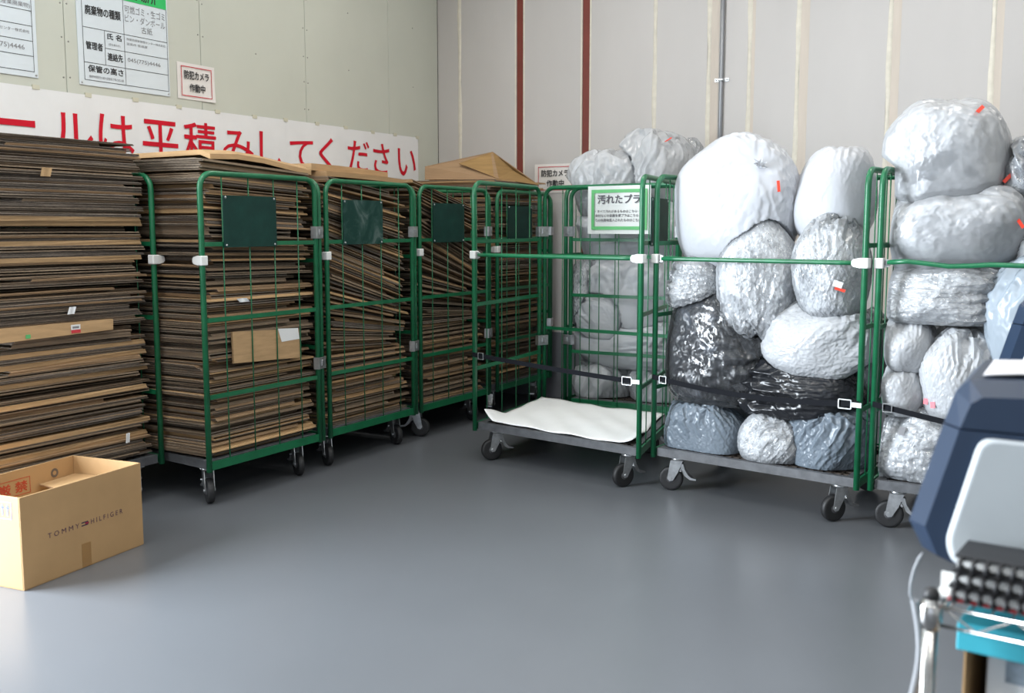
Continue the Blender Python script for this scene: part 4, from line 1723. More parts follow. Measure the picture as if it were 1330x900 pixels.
def bag_shape(N, rs, p=2.5, knot=(0, 0, 1), lump=0.10, wrinkle=0.05, wfreq=3.0, flat=0.8, facets=14, pleat=0.03, tail=0.10, shrink=1.0):
    rr = np.random.RandomState(rs)
    offs = rr.uniform(0, 60, 3)
    k = np.array(knot, float)
    k /= np.linalg.norm(k)
    r = (np.abs(N)**p).sum(1)**(-1.0/p)
    # irregular facets
    if facets:
        D = rr.normal(size=(facets, 3))
        D /= np.linalg.norm(D, axis=1)[:, None]
        h = rr.uniform(0.88, 1.15, facets)
        dt = N @ D.T
        rp = np.where(dt > 0.2, h/np.maximum(dt, 0.2), 9.0).min(1)
        r = -np.log(np.exp(-14*r)+np.exp(-14*np.minimum(rp, 3)))/14+0.02
    r = r*(1+lump*pnoise(N*1.5+offs))
    dk = np.clip(N @ k, -1, 1)
    th = np.arccos(dk)
    # creases drawn toward the knot
    e1 = np.cross(k, [0.31, 0.72, 0.55])
    e1 /= np.linalg.norm(e1)
    e2 = np.cross(k, e1)
    az = np.arctan2(N @ e2, N @ e1)
    q = np.stack([np.cos(az)*2.6, np.sin(az)*2.6, th*0.55], 1)
    pl = ridged(q+offs, 3, 0.6)
    r = r+pleat*(pl-0.9)*np.exp(-th/0.8)*np.clip(th/0.12, 0, 1)
    r = r-0.07*np.exp(-(th/0.22)**2)
    r = r+tail*np.exp(-(th/0.085)**2)
    # crumpled film
    w = ridged(N*wfreq+offs*1.7+0.35*pnoise(N*2.2+offs)[:, None], 4, 0.55)
    r = r+wrinkle*(w-0.9)
    P = N*(r*shrink)[:, None]
    z = P[:, 2]
    P[:, 2] = np.where(z < -flat, -flat-(-flat-z)*0.18, z)
    return P


FILM = {
    'white': m_film('frosted white film', (0.72, 0.74, 0.785), 0.97, 0.32, 0.35, 0.10, 4.0, 0.03),
    'milky': m_film('milky clear film', (0.77, 0.79, 0.82), 0.64, 0.22, 0.35, 0.22, 5.0, 0.35),
    'veil': m_film('hazy clear film', (0.78, 0.80, 0.83), 0.34, 0.2, 0.35, 0.18, 5.0, 0.45),
    'clear': m_film('clear film', (0.76, 0.79, 0.83), 0.27, 0.14, 0.3, 0.30, 6.0, 0.45),
    'smoke': m_film('thin clear film over dark waste', (0.55, 0.58, 0.62), 0.05, 0.13, 0.2, 0.04, 6.0, 0.14),
    'blue': m_film('grey blue film', (0.22, 0.265, 0.315), 0.90, 0.22, 0.25, 0.14, 5.0, 0.1),
    'black': m_film('black glossy film', (0.014, 0.015, 0.018), 1.0, 0.2, 0.0, 0.08, 4.0),
    'pale': m_film('pale blue film', (0.47, 0.54, 0.61), 0.88, 0.24, 0.3, 0.15, 5.0, 0.12),
}
SCRAP = {
    'slate': m_scrap('slate grey film scrap', [(0.35, (0.01, 0.014, 0.02)), (0.5, (0.05, 0.06, 0.075)), (0.62, (0.30, 0.32, 0.35)), (0.8, (0.6, 0.62, 0.65))], 0.3, 9.0, 0.5),
    'white': m_scrap('white film scrap', [(0.28, (0.48, 0.49, 0.51)), (0.45, (0.70, 0.71, 0.72)), (0.7, (0.82, 0.82, 0.83))]),
    'mixed': m_scrap('white and grey film scrap', [(0.34, (0.05, 0.055, 0.06)), (0.40, (0.42, 0.44, 0.46)), (0.47, (0.78, 0.79, 0.80)), (0.75, (0.88, 0.88, 0.89))], scale=6.0),
    'patch': m_scrap('white scrap with dark patch', [(0.44, (0.02, 0.03, 0.045)), (0.49, (0.12, 0.14, 0.17)), (0.54, (0.76, 0.78, 0.80)), (0.75, (0.88, 0.88, 0.89))], scale=2.6),
    'dark': m_scrap('dark plastic scrap', [(0.40, (0.008, 0.008, 0.010)), (0.54, (0.022, 0.024, 0.030)), (0.62, (0.06, 0.07, 0.09)), (0.70, (0.20, 0.20, 0.21)), (0.8, (0.03, 0.06, 0.12))], 0.3, 4.0, 0.25),
}
REDTAPE = mat('orange red tape', (0.80, 0.06, 0.03), 0.4)
PINK = mat('pink red print', (0.80, 0.22, 0.26), 0.5)
BAGS = []


class Frame:
    """a cart's floor plan frame: plane at distance dy behind its open front"""
    def __init__(s, FL, FR):
        s.o = Vector(FL)
        s.u = (Vector(FR)-Vector(FL)).normalized()
        s.v = Vector((-s.u.y, s.u.x))

    def at(s, px, py, dy):
        d = ray(px, py)
        o = s.o+s.v*dy
        n = np.array([s.v.x, s.v.y])
        k = (n @ np.array([o.x, o.y]))/(n @ d[:2])
        return CAM+d*k, k


SPEC = []


def bag(name, label, fr, box, dy, depth, kind, scrap_=None, knot=(0, -0.3, 1), seed=1, group=None, marks=(), tail=0.10, tailsize=0.26, **kw):
    """box = outline in the photograph (x0,y0,x1,y1); dy = how far its middle stands behind the cart front; depth = half depth"""
    x0, y0, x1, y1 = box
    c, k = fr.at((x0+x1)/2, (y0+y1)/2, dy)
    grow = kw.pop('grow', 1.0)
    rx, rz = (x1-x0)/2*k/F*grow, (y1-y0)/2*k/F*grow
    ang = atan2(fr.u.y, fr.u.x)
    S = np.array([rx, depth, rz])
    ca, sa = cos(ang), sin(ang)
    R = np.array([[ca, -sa, 0], [sa, ca, 0], [0, 0, 1]])
    ex, ga, lo_ = kw.pop('excess', 1.10), kw.pop('gather', 1.6), kw.pop('loose', 0.10)
    kw.pop('wrinkle', 0), kw.pop('wfreq', 0), kw.pop('pleat', 0)
    sf = kw.pop('soft', 1)
    P, FC, ND = film_shape(seed, soft=sf, knot=knot, excess=ex, gather=ga, loose=lo_, **kw)
    lo, hi = P.min(0), P.max(0)
    P = ((P-(lo+hi)/2)/((hi-lo)/2)*S) @ R.T+c          # keep the outline the photograph shows
    Q = None
    if scrap_:
        kk = dict(kw)
        kk.pop('levels', None)
        kk.update(wrinkle=0.12, wfreq=3.6, tail=0.0, pleat=0.0)
        Q = bag_shape(ICO_V5, seed, knot=knot, **kk)
        Q = ((Q-(lo+hi)/2)/((hi-lo)/2)*0.90*S) @ R.T+c
    P = inside_cart(P, fr, 0.0)
    P[:, 2] = np.maximum(P[:, 2], 0.2375)
    if Q is not None:
        Q = inside_cart(Q, fr, 0.012)
        Q[:, 2] = np.maximum(Q[:, 2], 0.243)
    SPEC.append(dict(name=name, label=label, fr=fr, c=c, S=S, R=R, P=P, Q=Q, FC=FC, ND=ND, kind=kind, scrap=scrap_, knot=knot, seed=seed, marks=marks,
                     tail=tail, tailsize=tailsize, rx=rx, rz=rz, front=dy-depth))


def inside_cart(P, fr, extra):
    """hold a bag between the cart's panels (above the rim it may swell over them)"""
    P = P.copy()
    FL, FR, RR, RL = [np.array(q) for q in fr.quad]
    cen = (FL+FR+RR+RL)/4
    z = P[:, 2]
    over = np.clip(z-1.70, 0, None)*1.5
    for a, b, m, lift in ((FL, RL, 0.0175, over), (FR, RR, 0.0175, over), (RL, RR, -0.024, over), (FL, FR, fr.gap, np.clip(z-1.30, 0, None))):
        u = (b-a)/np.linalg.norm(b-a)
        n = np.array([-u[1], u[0]])
        if (cen-a) @ n < 0:
            n = -n
        d = (P[:, :2]-a) @ n
        push = np.clip(m+extra-lift-d, 0, None)
        P[:, :2] += push[:, None]*n
    return P


NT_, NP_ = 36, 72
_th = (np.arange(NT_)+0.5)/NT_*pi
_ph = (np.arange(NP_)+0.5)/NP_*2*pi-pi
_T, _P = np.meshgrid(_th, _ph, indexing='ij')
DIRS = np.stack([np.sin(_T)*np.cos(_P), np.sin(_T)*np.sin(_P), np.cos(_T)], -1).reshape(-1, 3).astype(np.float32)


def radial(b):
    """the bag's outline as a distance for every direction from its middle"""
    P = b['P']
    b['m'] = (P.min(0)+P.max(0))/2
    q = ((P-b['m']) @ b['R'])/b['S']
    r = np.linalg.norm(q, axis=1)
    near = np.argmax(DIRS @ (q/r[:, None]).astype(np.float32).T, axis=1)
    b['tab'] = r[near].reshape(NT_, NP_)


def depth_in(b, p):
    """below 1 inside the bag, above 1 outside"""
    q = ((p-b['m']) @ b['R'])/b['S']
    r = np.linalg.norm(q, axis=1)+1e-9
    t = np.arccos(np.clip(q[:, 2]/r, -1, 1))/pi*NT_-0.5
    f = (np.arctan2(q[:, 1], q[:, 0])+pi)/(2*pi)*NP_-0.5
    t = np.clip(t, 0, NT_-1.001)
    t0, f0 = t.astype(int), np.floor(f).astype(int)
    ft, ff = t-t0, f-f0
    a, c_ = f0 % NP_, (f0+1) % NP_
    T = b['tab']
    R_ = (T[t0, a]*(1-ff)+T[t0, c_]*ff)*(1-ft)+(T[t0+1, a]*(1-ff)+T[t0+1, c_]*ff)*ft
    return r/R_


def yield_to(p, m, other, lim):
    """draw the points of a bag back toward its middle m to where the way out first meets the other bag"""
    o = other
    lo3, hi3 = o['P'].min(0), o['P'].max(0)
    n = 16
    first = np.full(len(p), n+1)
    for k in range(n, 0, -1):
        x = m+(p-m)*(k/n)
        cand = np.where(((x > lo3) & (x < hi3)).all(1))[0]
        if len(cand):
            first[cand[depth_in(o, x[cand]) < lim]] = k
    hit = np.where(first <= n)[0]
    if len(hit) == 0:
        return p
    a = p[hit]
    lo, hi = (first[hit]-1)/n, first[hit]/n              # outside .. inside, as shares of the way from the middle
    for _ in range(8):
        md = (lo+hi)/2
        ins = depth_in(o, m+(a-m)*md[:, None]) < lim
        hi = np.where(ins, md, hi)
        lo = np.where(ins, lo, md)
    p = p.copy()
    p[hit] = m+(a-m)*np.maximum(lo, 0.05)[:, None]
    return p


def fit_bags():
    order = sorted(SPEC, key=lambda b: b['front'])       # the ones lying in front keep their shape, those behind give way
    done = []
    for b in order:
        radial(b)
        for o in done:
            if depth_in(o, b['m'][None])[0] < 1:
                print('MIDDLE INSIDE', b['label'], '|', o['label'])
            if (b['P'].min(0) < o['P'].max(0)).all() and (b['P'].max(0) > o['P'].min(0)).all():
                b['P'] = yield_to(b['P'], b['m'], o, 0.995)
                if b['Q'] is not None:
                    b['Q'] = yield_to(b['Q'], b['m'], o, 1.05)
        m0 = b['m']
        q = ((b['P']-m0) @ b['R'])/b['S']
        r = np.linalg.norm(q, axis=1)+1e-9
        near = np.argmax(DIRS @ (q/r[:, None]).astype(np.float32).T, axis=1)
        b['tab'] = r[near].reshape(NT_, NP_)
        if b['Q'] is not None:
            f = depth_in(b, b['Q'])
            b['Q'] = m0+(b['Q']-m0)*np.minimum(1.0, 0.95/f)[:, None]
        done.append(b)


def build_bag(b):
    P, Q, FC, ND, R, c, knot, seed, tail, tailsize, rx, rz, kind = [b[k] for k in ('P', 'Q', 'FC', 'ND', 'R', 'c', 'knot', 'seed', 'tail', 'tailsize', 'rx', 'rz', 'kind')]
    marks = b['marks']
    base = np.array([b['m'][0], b['m'][1], P[:, 2].min()])
    P = P-base
    t = thing(b['name'], b['label'], 'bag', tuple(base), 0)
    fo = link('film', mesh_np('film', P, FC, [FILM[kind]]), t)
    if Q is not None:
        link('contents', mesh_np('contents', Q-base, ICO_F5, [SCRAP[b['scrap']]], b['scrap'] == 'dark'), t)
    # ruffled tail above the knot
    if tail > 0.05:
        kn = np.array(knot, float)
        kn /= np.linalg.norm(kn)
        j = int(np.argmax(ND @ kn))
        tip = P[j]
        dirw = R @ kn
        g = MB()
        n_, m2 = 40, 6
        rr = np.random.RandomState(seed+77)
        e1 = np.cross(dirw, [0.3, 0.5, 0.8])
        e1 /= np.linalg.norm(e1)
        e2 = np.cross(dirw, e1)
        size = min(rx, rz)*tailsize
        vs_, fs = [], []
        ph = rr.uniform(0, 6, 4)
        for jj in range(m2+1):
            s_ = jj/m2
            for i in range(n_):
                q = 2*pi*i/n_
                rad = size*(0.22+0.75*s_**1.4)*(1+0.38*s_*sin(q*7+ph[0])+0.25*s_*sin(q*4+ph[1]))
                hgt = size*(1.1*s_+0.22*s_*sin(q*5+ph[2])+0.2*s_*sin(q*2+ph[3]))-size*0.12
                vs_.append(tip+e1*rad*cos(q)*0.9+e2*rad*sin(q)*0.6+dirw*hgt)
        for jj in range(m2):
            for i in range(n_):
                a_, b_ = jj*n_+i, jj*n_+(i+1) % n_
                fs.append((a_, b_, b_+n_, a_+n_))
        g.add(vs_, fs, 0, True)
        g.build('knot_tail', FILM[kind], t)
    # tape marks stuck on the film where the photograph shows them
    if marks:
        bvh = BVHTree.FromPolygons([Vector(p) for p in P], [tuple(f) for f in FC.tolist()])
        org = Vector(CAM)-Vector(t.location)
        for (mx, my, w, h, ang_, mm, nm) in marks:
            d = Vector(ray(mx, my)).normalized()
            loc, nr, idx, dist = bvh.ray_cast(org, d)
            if loc is None:
                loc, nr, idx, dist = bvh.find_nearest(org+d*(Vector((c[0], c[1], c[2]))-Vector(CAM)).length)
            toc = (org-loc).normalized()
            nr = (toc*0.75+nr*0.25).normalized() if nr is not None else toc
            upv = (Vector((0, 0, 1))-nr*nr.z).normalized()
            rtv = upv.cross(nr)
            a_ = upv*cos(ang_)+rtv*sin(ang_)
            b_ = rtv*cos(ang_)-upv*sin(ang_)
            g = MB()
            ctr = loc+nr*0.012
            vs_ = []
            for s_ in (0, -0.004):
                for ss, tt in ((-1, -1), (1, -1), (1, 1), (-1, 1)):
                    vs_.append(ctr+b_*(w/2*ss)+a_*(h/2*tt)+nr*s_)
            g.add(vs_, [(0, 1, 2, 3), (7, 6, 5, 4), (0, 4, 5, 1), (1, 5, 6, 2), (2, 6, 7, 3), (3, 7, 4, 0)])
            g.build(nm, mm, fo)
    b['obj'] = t


f6 = Frame(C6[0], C6[1])
f7 = Frame(C7[0], C7[1])
f8 = Frame(B8[3], B8[0])
f6.quad, f6.gap = C6, 0.014
f7.quad, f7.gap = C7, 0.014
f8.quad, f8.gap = B8, -0.03
TM = 'tape_mark'
G6 = 'plastic bags on the cart with the big knotted white bag'
# --- cart with the big knotted white bag
bag('waste_bag', 'big smooth white bag with a knot on its front, topmost of its cart', f6, (872, 174, 1041, 348), 0.27, 0.22, 'white', None, (0.60, -0.72, 0.52), 21,
    marks=((1011, 242, 0.014, 0.055, -0.1, REDTAPE, TM),), tail=0.055, lump=0.06, wrinkle=0.012, wfreq=2.0, facets=8, pleat=0.055, p=2.3, excess=1.0, gather=0.9, loose=0.018, tailsize=0.10, soft=3)
bag('waste_bag', 'tall narrow white bag standing on the crumpled clear bag beside it', f6, (1038, 191, 1138, 315), 0.42, 0.26, 'white', None, (0.1, 0, 1), 22, p=2.8, lump=0.05, wrinkle=0.014, facets=8, tail=0.0, excess=1.01, gather=0.7, loose=0.03, soft=4)
bag('waste_bag', 'clear bag of crumpled film hanging below the big knotted white bag', f6, (934, 284, 1042, 440), 0.20, 0.19, 'clear', 'mixed', (-0.1, 0, -1), 23, p=2.2, tail=0.0, flat=2, excess=1.08, grow=1.06)
bag('waste_bag', 'clear bag of crumpled film with a white and red sticker', f6, (1036, 280, 1128, 410), 0.24, 0.21, 'clear', 'mixed', (0, 0.2, 1), 24, p=2.6, tail=0.0,
    marks=((1088, 369, 0.045, 0.030, 0.3, LABELW, 'sticker'), (1091, 376, 0.050, 0.014, 0.3, REDTAPE, TM)), excess=1.08, grow=1.05)
bag('waste_bag', 'clear bag of film wedged under the big white bag at the cart post', f6, (866, 330, 950, 400), 0.22, 0.18, 'clear', 'white', (-1, 0, 0.2), 25, tail=0.0, grow=1.08)
bag('waste_bag', 'lumpy white bag resting on the glossy black bag', f6, (994, 386, 1140, 488), 0.25, 0.22, 'milky', 'white', (0.4, 0.4, 0.4), 26, p=2.4, tail=0.0, wrinkle=0.06, excess=1.06, loose=0.06, grow=1.03)
bag('waste_bag', 'clear bag stuffed with dark plastic waste', f6, (866, 378, 1003, 524), 0.22, 0.19, 'smoke', 'dark', (0.9, 0, -0.3), 27, p=3.0, tail=0.0, wrinkle=0.07, excess=1.07, loose=0.10, grow=1.04, soft=3)
bag('waste_bag', 'glossy black bag squeezed under the lumpy white bag', f6, (962, 462, 1122, 545), 0.30, 0.26, 'black', None, (-1, -0.3, 0.1), 28, p=2.8, tail=0.0, wrinkle=0.08, wfreq=2.4,
    marks=(), excess=1.045, loose=0.09, grow=1.05, soft=3)
bag('waste_bag', 'grey blue bag on the deck under the bag of dark waste', f6, (864, 516, 972, 604), 0.21, 0.18, 'blue', None, (-0.3, -0.2, 1), 29, p=3.2, tail=0.0, wrinkle=0.05, wfreq=2.2, excess=1.02, loose=0.045, grow=1.04)
bag('waste_bag', 'small round clear bag of white film between the two grey blue bags', f6, (958, 528, 1050, 607), 0.16, 0.15, 'clear', 'white', (0.75, -0.1, 0.8), 30, p=2.2, wrinkle=0.06, tail=0.12, excess=1.08)
bag('waste_bag', 'pleated grey blue bag spilling over the deck edge by the post', f6, (1016, 518, 1134, 619), 0.235, 0.20, 'blue', None, (0.3, -0.1, 1), 31, p=2.7, tail=0.0, wrinkle=0.075, wfreq=2.0, pleat=0.06, excess=1.05, loose=0.09, gather=2.0)
bag('waste_bag', 'clear bag of film behind the sticker bag, half hidden by the post', f6, (1095, 395, 1150, 520), 0.50, 0.22, 'clear', 'mixed', (0, 0, 1), 32, tail=0.0, levels=3)
bag('waste_bag', 'clear bag of film at the back of the cart, under the big white bag', f6, (890, 345, 1120, 560), 0.62, 0.16, 'milky', 'white', (0, 0, 1), 33, tail=0.0, p=3.2, levels=3)
# --- right hand cart
bag('waste_bag', 'puffed clear bag with a dark patch inside, topmost of its cart', f7, (1152, 127, 1308, 276), 0.28, 0.24, 'veil', 'white', (0.12, -0.25, 1), 41,
    marks=((1271, 144, 0.016, 0.052, 0.75, REDTAPE, TM),), tail=0.05, p=2.6, wrinkle=0.03, pleat=0.06, facets=9, excess=1.004, gather=1.1, loose=0.03, soft=7)
bag('waste_bag', 'wide milky bag under the puffed clear bag', f7, (1152, 236, 1330, 352), 0.26, 0.24, 'veil', 'white', (0.1, -0.5, 1), 42, p=2.6, tail=0.0, wrinkle=0.03, pleat=0.05, facets=9,
    marks=((1325, 290, 0.014, 0.045, -0.6, REDTAPE, TM),), excess=1.008, gather=1.0, loose=0.035, soft=7, grow=1.03)
bag('waste_bag', 'flattened clear bag of film pressed under the wide milky bag', f7, (1148, 340, 1316, 420), 0.22, 0.19, 'clear', 'white', (1, 0, 0), 43, p=2.8, tail=0.0, wrinkle=0.05, excess=1.08, grow=1.05)
bag('waste_bag', 'clear bag with dark creases leaning on the puffed clear bag', f7, (1292, 166, 1420, 288), 0.46, 0.30, 'clear', 'patch', (-0.6, -0.2, 0.9), 44, tail=0.0,
    marks=((1310, 231, 0.016, 0.052, 0.75, REDTAPE, TM),), excess=1.06, levels=3)
bag('waste_bag', 'pale blue bag behind the blue and grey machine', f7, (1284, 330, 1440, 500), 0.22, 0.22, 'pale', None, (0, 0, 1), 45, tail=0.0, wrinkle=0.05, excess=1.04, loose=0.06, levels=3)
bag('waste_bag', 'small white bag under the flattened clear bag by the cart post', f7, (1142, 412, 1212, 480), 0.20, 0.17, 'milky', 'white', (0, 0.5, 1), 46, tail=0.0, wrinkle=0.05, excess=1.05, grow=1.08, levels=3)
bag('waste_bag', 'small white bag just above the strap by the cart post', f7, (1140, 468, 1204, 536), 0.19, 0.165, 'milky', 'white', (0, 0.5, 1), 47, tail=0.0, wrinkle=0.04, excess=1.05, grow=1.08, levels=3)
bag('waste_bag', 'upright clear bag with pink print at its foot', f7, (1196, 426, 1294, 550), 0.20, 0.19, 'milky', 'white', (0.1, 0.1, 1), 48, tail=0.0, wrinkle=0.05, p=2.4,
    marks=((1203, 521, 0.020, 0.026, 0.1, PINK, 'printed_mark'), (1212, 526, 0.020, 0.028, -0.1, PINK, 'printed_mark')), excess=1.06, grow=1.04)
bag('waste_bag', 'crinkled clear bag on the deck below the strap', f7, (1134, 524, 1262, 640), 0.20, 0.185, 'clear', 'white', (1, 0, 0.4), 49, tail=0.0, wrinkle=0.06, p=3.2,
    marks=((1172, 560, 0.026, 0.040, 0.1, INKG, 'printed_mark'),), excess=1.1, grow=1.04)
bag('waste_bag', 'white bag at the back of the cart, above the upright clear bag', f7, (1200, 395, 1320, 560), 0.56, 0.20, 'milky', 'white', (0, 0, 1), 50, tail=0.0, p=3.0, levels=3)
bag('waste_bag', 'pale bag low on the deck, behind the blue and grey machine', f7, (1250, 500, 1430, 660), 0.30, 0.24, 'pale', None, (0, 0, 1), 51, tail=0.0, p=3.0, levels=3)
bag('waste_bag', 'milky bag under the clear bag with dark creases', f7, (1300, 268, 1450, 350), 0.46, 0.30, 'milky', 'white', (0.3, 0, 1), 52, tail=0.0, excess=1.05, levels=3)
# --- cart behind the empty one
bag('waste_bag', 'rounded fluffy white bag on top beside the red column', f8, (740, 196, 842, 282), 0.32, 0.28, 'milky', 'white', (0, 0, 1), 61, tail=0.0, wrinkle=0.05, excess=1.06, grow=1.05, levels=3)
bag('waste_bag', 'white bag rising to a soft peak on top, marked with a red strip', f8, (800, 168, 892, 270), 0.42, 0.30, 'milky', 'white', (0.1, 0, 1), 62, tail=0.05, wrinkle=0.05,
    marks=((868, 182, 0.008, 0.055, 1.0, REDTAPE, TM),), excess=1.05, grow=1.05, levels=3)
bag('waste_bag', 'clear bag slumping behind the soft peaked white bag', f8, (866, 180, 916, 262), 0.80, 0.19, 'clear', 'white', (0, 0, 1), 63, tail=0.0, levels=3)
bag('waste_bag', 'smooth pale bag filling the cart behind the hanging sign', f8, (742, 250, 892, 340), 0.34, 0.30, 'white', None, (0, 0, 1), 64, tail=0.0, p=3.2, wrinkle=0.02, excess=1.02, loose=0.03, grow=1.05, levels=3)
bag('waste_bag', 'clear bag of grey film in the corner of the cart wires', f8, (738, 328, 784, 425), 0.22, 0.20, 'clear', 'mixed', (0, 0, 1), 65, tail=0.0, levels=3)
bag('waste_bag', 'tall smooth white bag behind the front bar of the empty cart', f8, (755, 330, 890, 432), 0.30, 0.26, 'white', None, (0, 0, 1), 66, tail=0.0, p=2.6, wrinkle=0.02, excess=1.02, loose=0.03, grow=1.05, levels=3)
bag('waste_bag', 'little white bag with a folded corner against the wires', f8, (746, 380, 812, 440), 0.10, 0.09, 'white', None, (-1, -0.3, 0.6), 67, tail=0.0, p=2.4, wrinkle=0.04, excess=1.05, levels=3)
bag('waste_bag', 'white bag with a soft fold in the middle of the wires', f8, (742, 404, 892, 474), 0.32, 0.29, 'white', None, (0.5, 0, 0.2), 68, tail=0.0, p=3.0, wrinkle=0.03, excess=1.03, loose=0.04, grow=1.05, levels=3)
bag('waste_bag', 'round crinkled white bag on the deck behind the empty cart', f8, (738, 462, 822, 532), 0.26, 0.23, 'milky', 'white', (0.2, -0.5, 1), 69, tail=0.0, p=2.8, wrinkle=0.05, excess=1.06, grow=1.04, levels=3)
bag('waste_bag', 'milky bag on the deck beside the round crinkled one', f8, (815, 455, 900, 540), 0.30, 0.24, 'milky', 'white', (0.2, -0.5, 1), 70, tail=0.0, p=2.8, wrinkle=0.05, excess=1.06, grow=1.04, levels=3)

fit_bags()
for b in SPEC:
    build_bag(b)
tb = [b['obj'] for b in SPEC if b['label'].startswith('puffed clear')][0]      # dark sheets lie among the white film in this bag, just under its front
co = [c_ for c_ in tb.children if c_.name.startswith('contents')][0]
co.data.materials.append(SCRAP['slate'])
cen = np.array([p_.center[:] for p_ in co.data.polygons])
bv = BVHTree.FromPolygons([v_.co.copy() for v_ in co.data.vertices], [tuple(p_.vertices) for p_ in co.data.polygons])
wob = 1+0.55*pnoise(cen*14.0)+0.3*pnoise(cen*31.0)
idx = np.zeros(len(cen), np.int32)
for (mx, my, ra) in ((1200, 218, 0.085), (1222, 206, 0.065), (1180, 228, 0.05), (1262, 222, 0.04)):
    hit = bv.ray_cast(Vector(CAM)-tb.location, Vector(ray(mx, my)).normalized())[0]
    if hit is not None:
        d_ = (cen-np.array(hit))*np.array([1.0, 1.0, 1.5])
        idx[np.linalg.norm(d_, axis=1) < ra*wob] = 1
co.data.polygons.foreach_set('material_index', idx)

# ------------------------------------------------------------------ machines on wire racks, near right
NAVY = mat('navy plastic', (0.007, 0.019, 0.044), 0.38, var=0.06, bump=0.05, bscale=300)
GREYP = mat('light grey plastic', (0.33, 0.355, 0.37), 0.42, var=0.03, bump=0.04, bscale=300)
RIMP = mat('white rim plastic', (0.50, 0.53, 0.55), 0.4)
DKB = mat('dark brown shelf mat', (0.035, 0.027, 0.022), 0.6, var=0.2)
BLK = mat('black card', (0.012, 0.012, 0.014), 0.45, var=0.1)
PAGES = mat('white pages', (0.72, 0.72, 0.70), 0.7, var=0.08, vscale=80)
TEAL = mat('teal rubber foot', (0.05, 0.32, 0.30), 0.5)


def round_poly(pts, r, seg=4):
    out = []
    n = len(pts)
    for i in range(n):
        p0, p1, p2 = Vector(pts[i-1]), Vector(pts[i]), Vector(pts[(i+1) % n])
        a, b = (p0-p1).normalized(), (p2-p1).normalized()
        k = min(r, (p0-p1).length*0.45, (p2-p1).length*0.45)
        A_, B_ = p1+a*k, p1+b*k
        for j in range(seg+1):
            q = j/seg
            out.append(tuple(A_*(1-q)**2+p1*2*q*(1-q)+B_*q*q))
    return out


def loft(mb, rings, mi=0):
    """rings: list of (poly[(x,z)], y) of equal length"""
    n = len(rings[0][0])
    vs_, fs = [], []
    for poly, y in rings:
        vs_ += [(x, y, z) for x, z in poly]
    for k in range(len(rings)-1):
        for i in range(n):
            a_, b_ = k*n+i, k*n+(i+1) % n
            fs.append((a_, b_, b_+n, a_+n))
    fs.append(tuple(range(n)))
    fs.append(tuple(range(len(rings)*n-1, (len(rings)-1)*n-1, -1)))
    mb.add(vs_, fs, mi, False)


def machine(label, loc):
    """bench machine: navy wedge shell with bevelled corners, grey side cover; origin at its base"""
    t = thing('bench_machine', label, 'machine', loc, 0, 'navy and grey bench machines on wire racks')
    zc = 0.245

    def prof(S):
        return [tuple(p) for p in S]
    S = [(-0.207, 0.0), (-0.250, 0.014), (-0.274, 0.061), (-0.224, zc), (0.30, zc), (0.30, 0.0)]
    N = [(-0.175, 0.0), (-0.218, 0.016), (-0.240, 0.066), (-0.192, zc), (0.27, zc), (0.27, 0.0)]
    mb = MB()
    loft(mb, [(N, 0.0), (S, 0.05), (S, 0.36), (N, 0.41)])
    body = mb.build('shell', NAVY, t)
    S2 = [(-0.223, zc+0.003), (-0.206, 0.306), (-0.185, 0.328), (0.30, 0.352), (0.30, zc+0.003)]
    N2 = [(-0.191, zc+0.003), (-0.176, 0.292), (-0.158, 0.305), (0.27, 0.325), (0.27, zc+0.003)]
    mb = MB()
    loft(mb, [(N2, 0.0), (S2, 0.05), (S2, 0.36), (N2, 0.41)])
    top = mb.build('top_cover', NAVY, t)
    g = [(-0.159, 0.236), (0.26, 0.228), (0.26, 0.006), (-0.192, 0.006), (-0.206, 0.045)]
    mb = MB()
    P1 = round_poly(g, 0.022)
    cx, cz = 0.03, 0.12
    P2 = [(x+(cx-x)*0.035, z+(cz-z)*0.035) for x, z in P1]
    loft(mb, [(P2, -0.010), (P1, -0.006), (P1, 0.0)])
    cv = mb.build('side_cover', RIMP, t)
    P3 = [(x+(cx-x)*0.05, z+(cz-z)*0.05) for x, z in P1]
    mb = MB()
    loft(mb, [(P3, -0.0115), (P3, -0.009)])
    mb.build('cover_face', GREYP, cv)
    for x in (-0.165, 0.22):
        for y in (0.05, 0.34):
            MB().lathe([(0.015, -0.020), (0.017, -0.012), (0.015, 0.002)], 14, Matrix.Translation((x, y, 0))).build('foot', TEAL, t)
    # printed paper lying on the sloping top
    mb = MB()
    vs_, fs = [], []
    for j in range(2):
        for i in range(7):
            x = -0.165+0.36*i/6
            vs_.append((x, 0.07+0.22*j, 0.328+(x+0.185)*0.0495+0.006+0.003*sin(i*1.3+j)))
    fs = [(i, i+1, i+8, i+7) for i in range(6)]
    mb.add(vs_, fs, 0, True)
    mb.add([(x, y, z-0.002) for x, y, z in vs_], [tuple(reversed(f)) for f in fs], 0, True)
    mb.build('paper_label', mat('printed label paper', (0.70, 0.70, 0.74), 0.6, var=0.12, vscale=12), t)
    return t


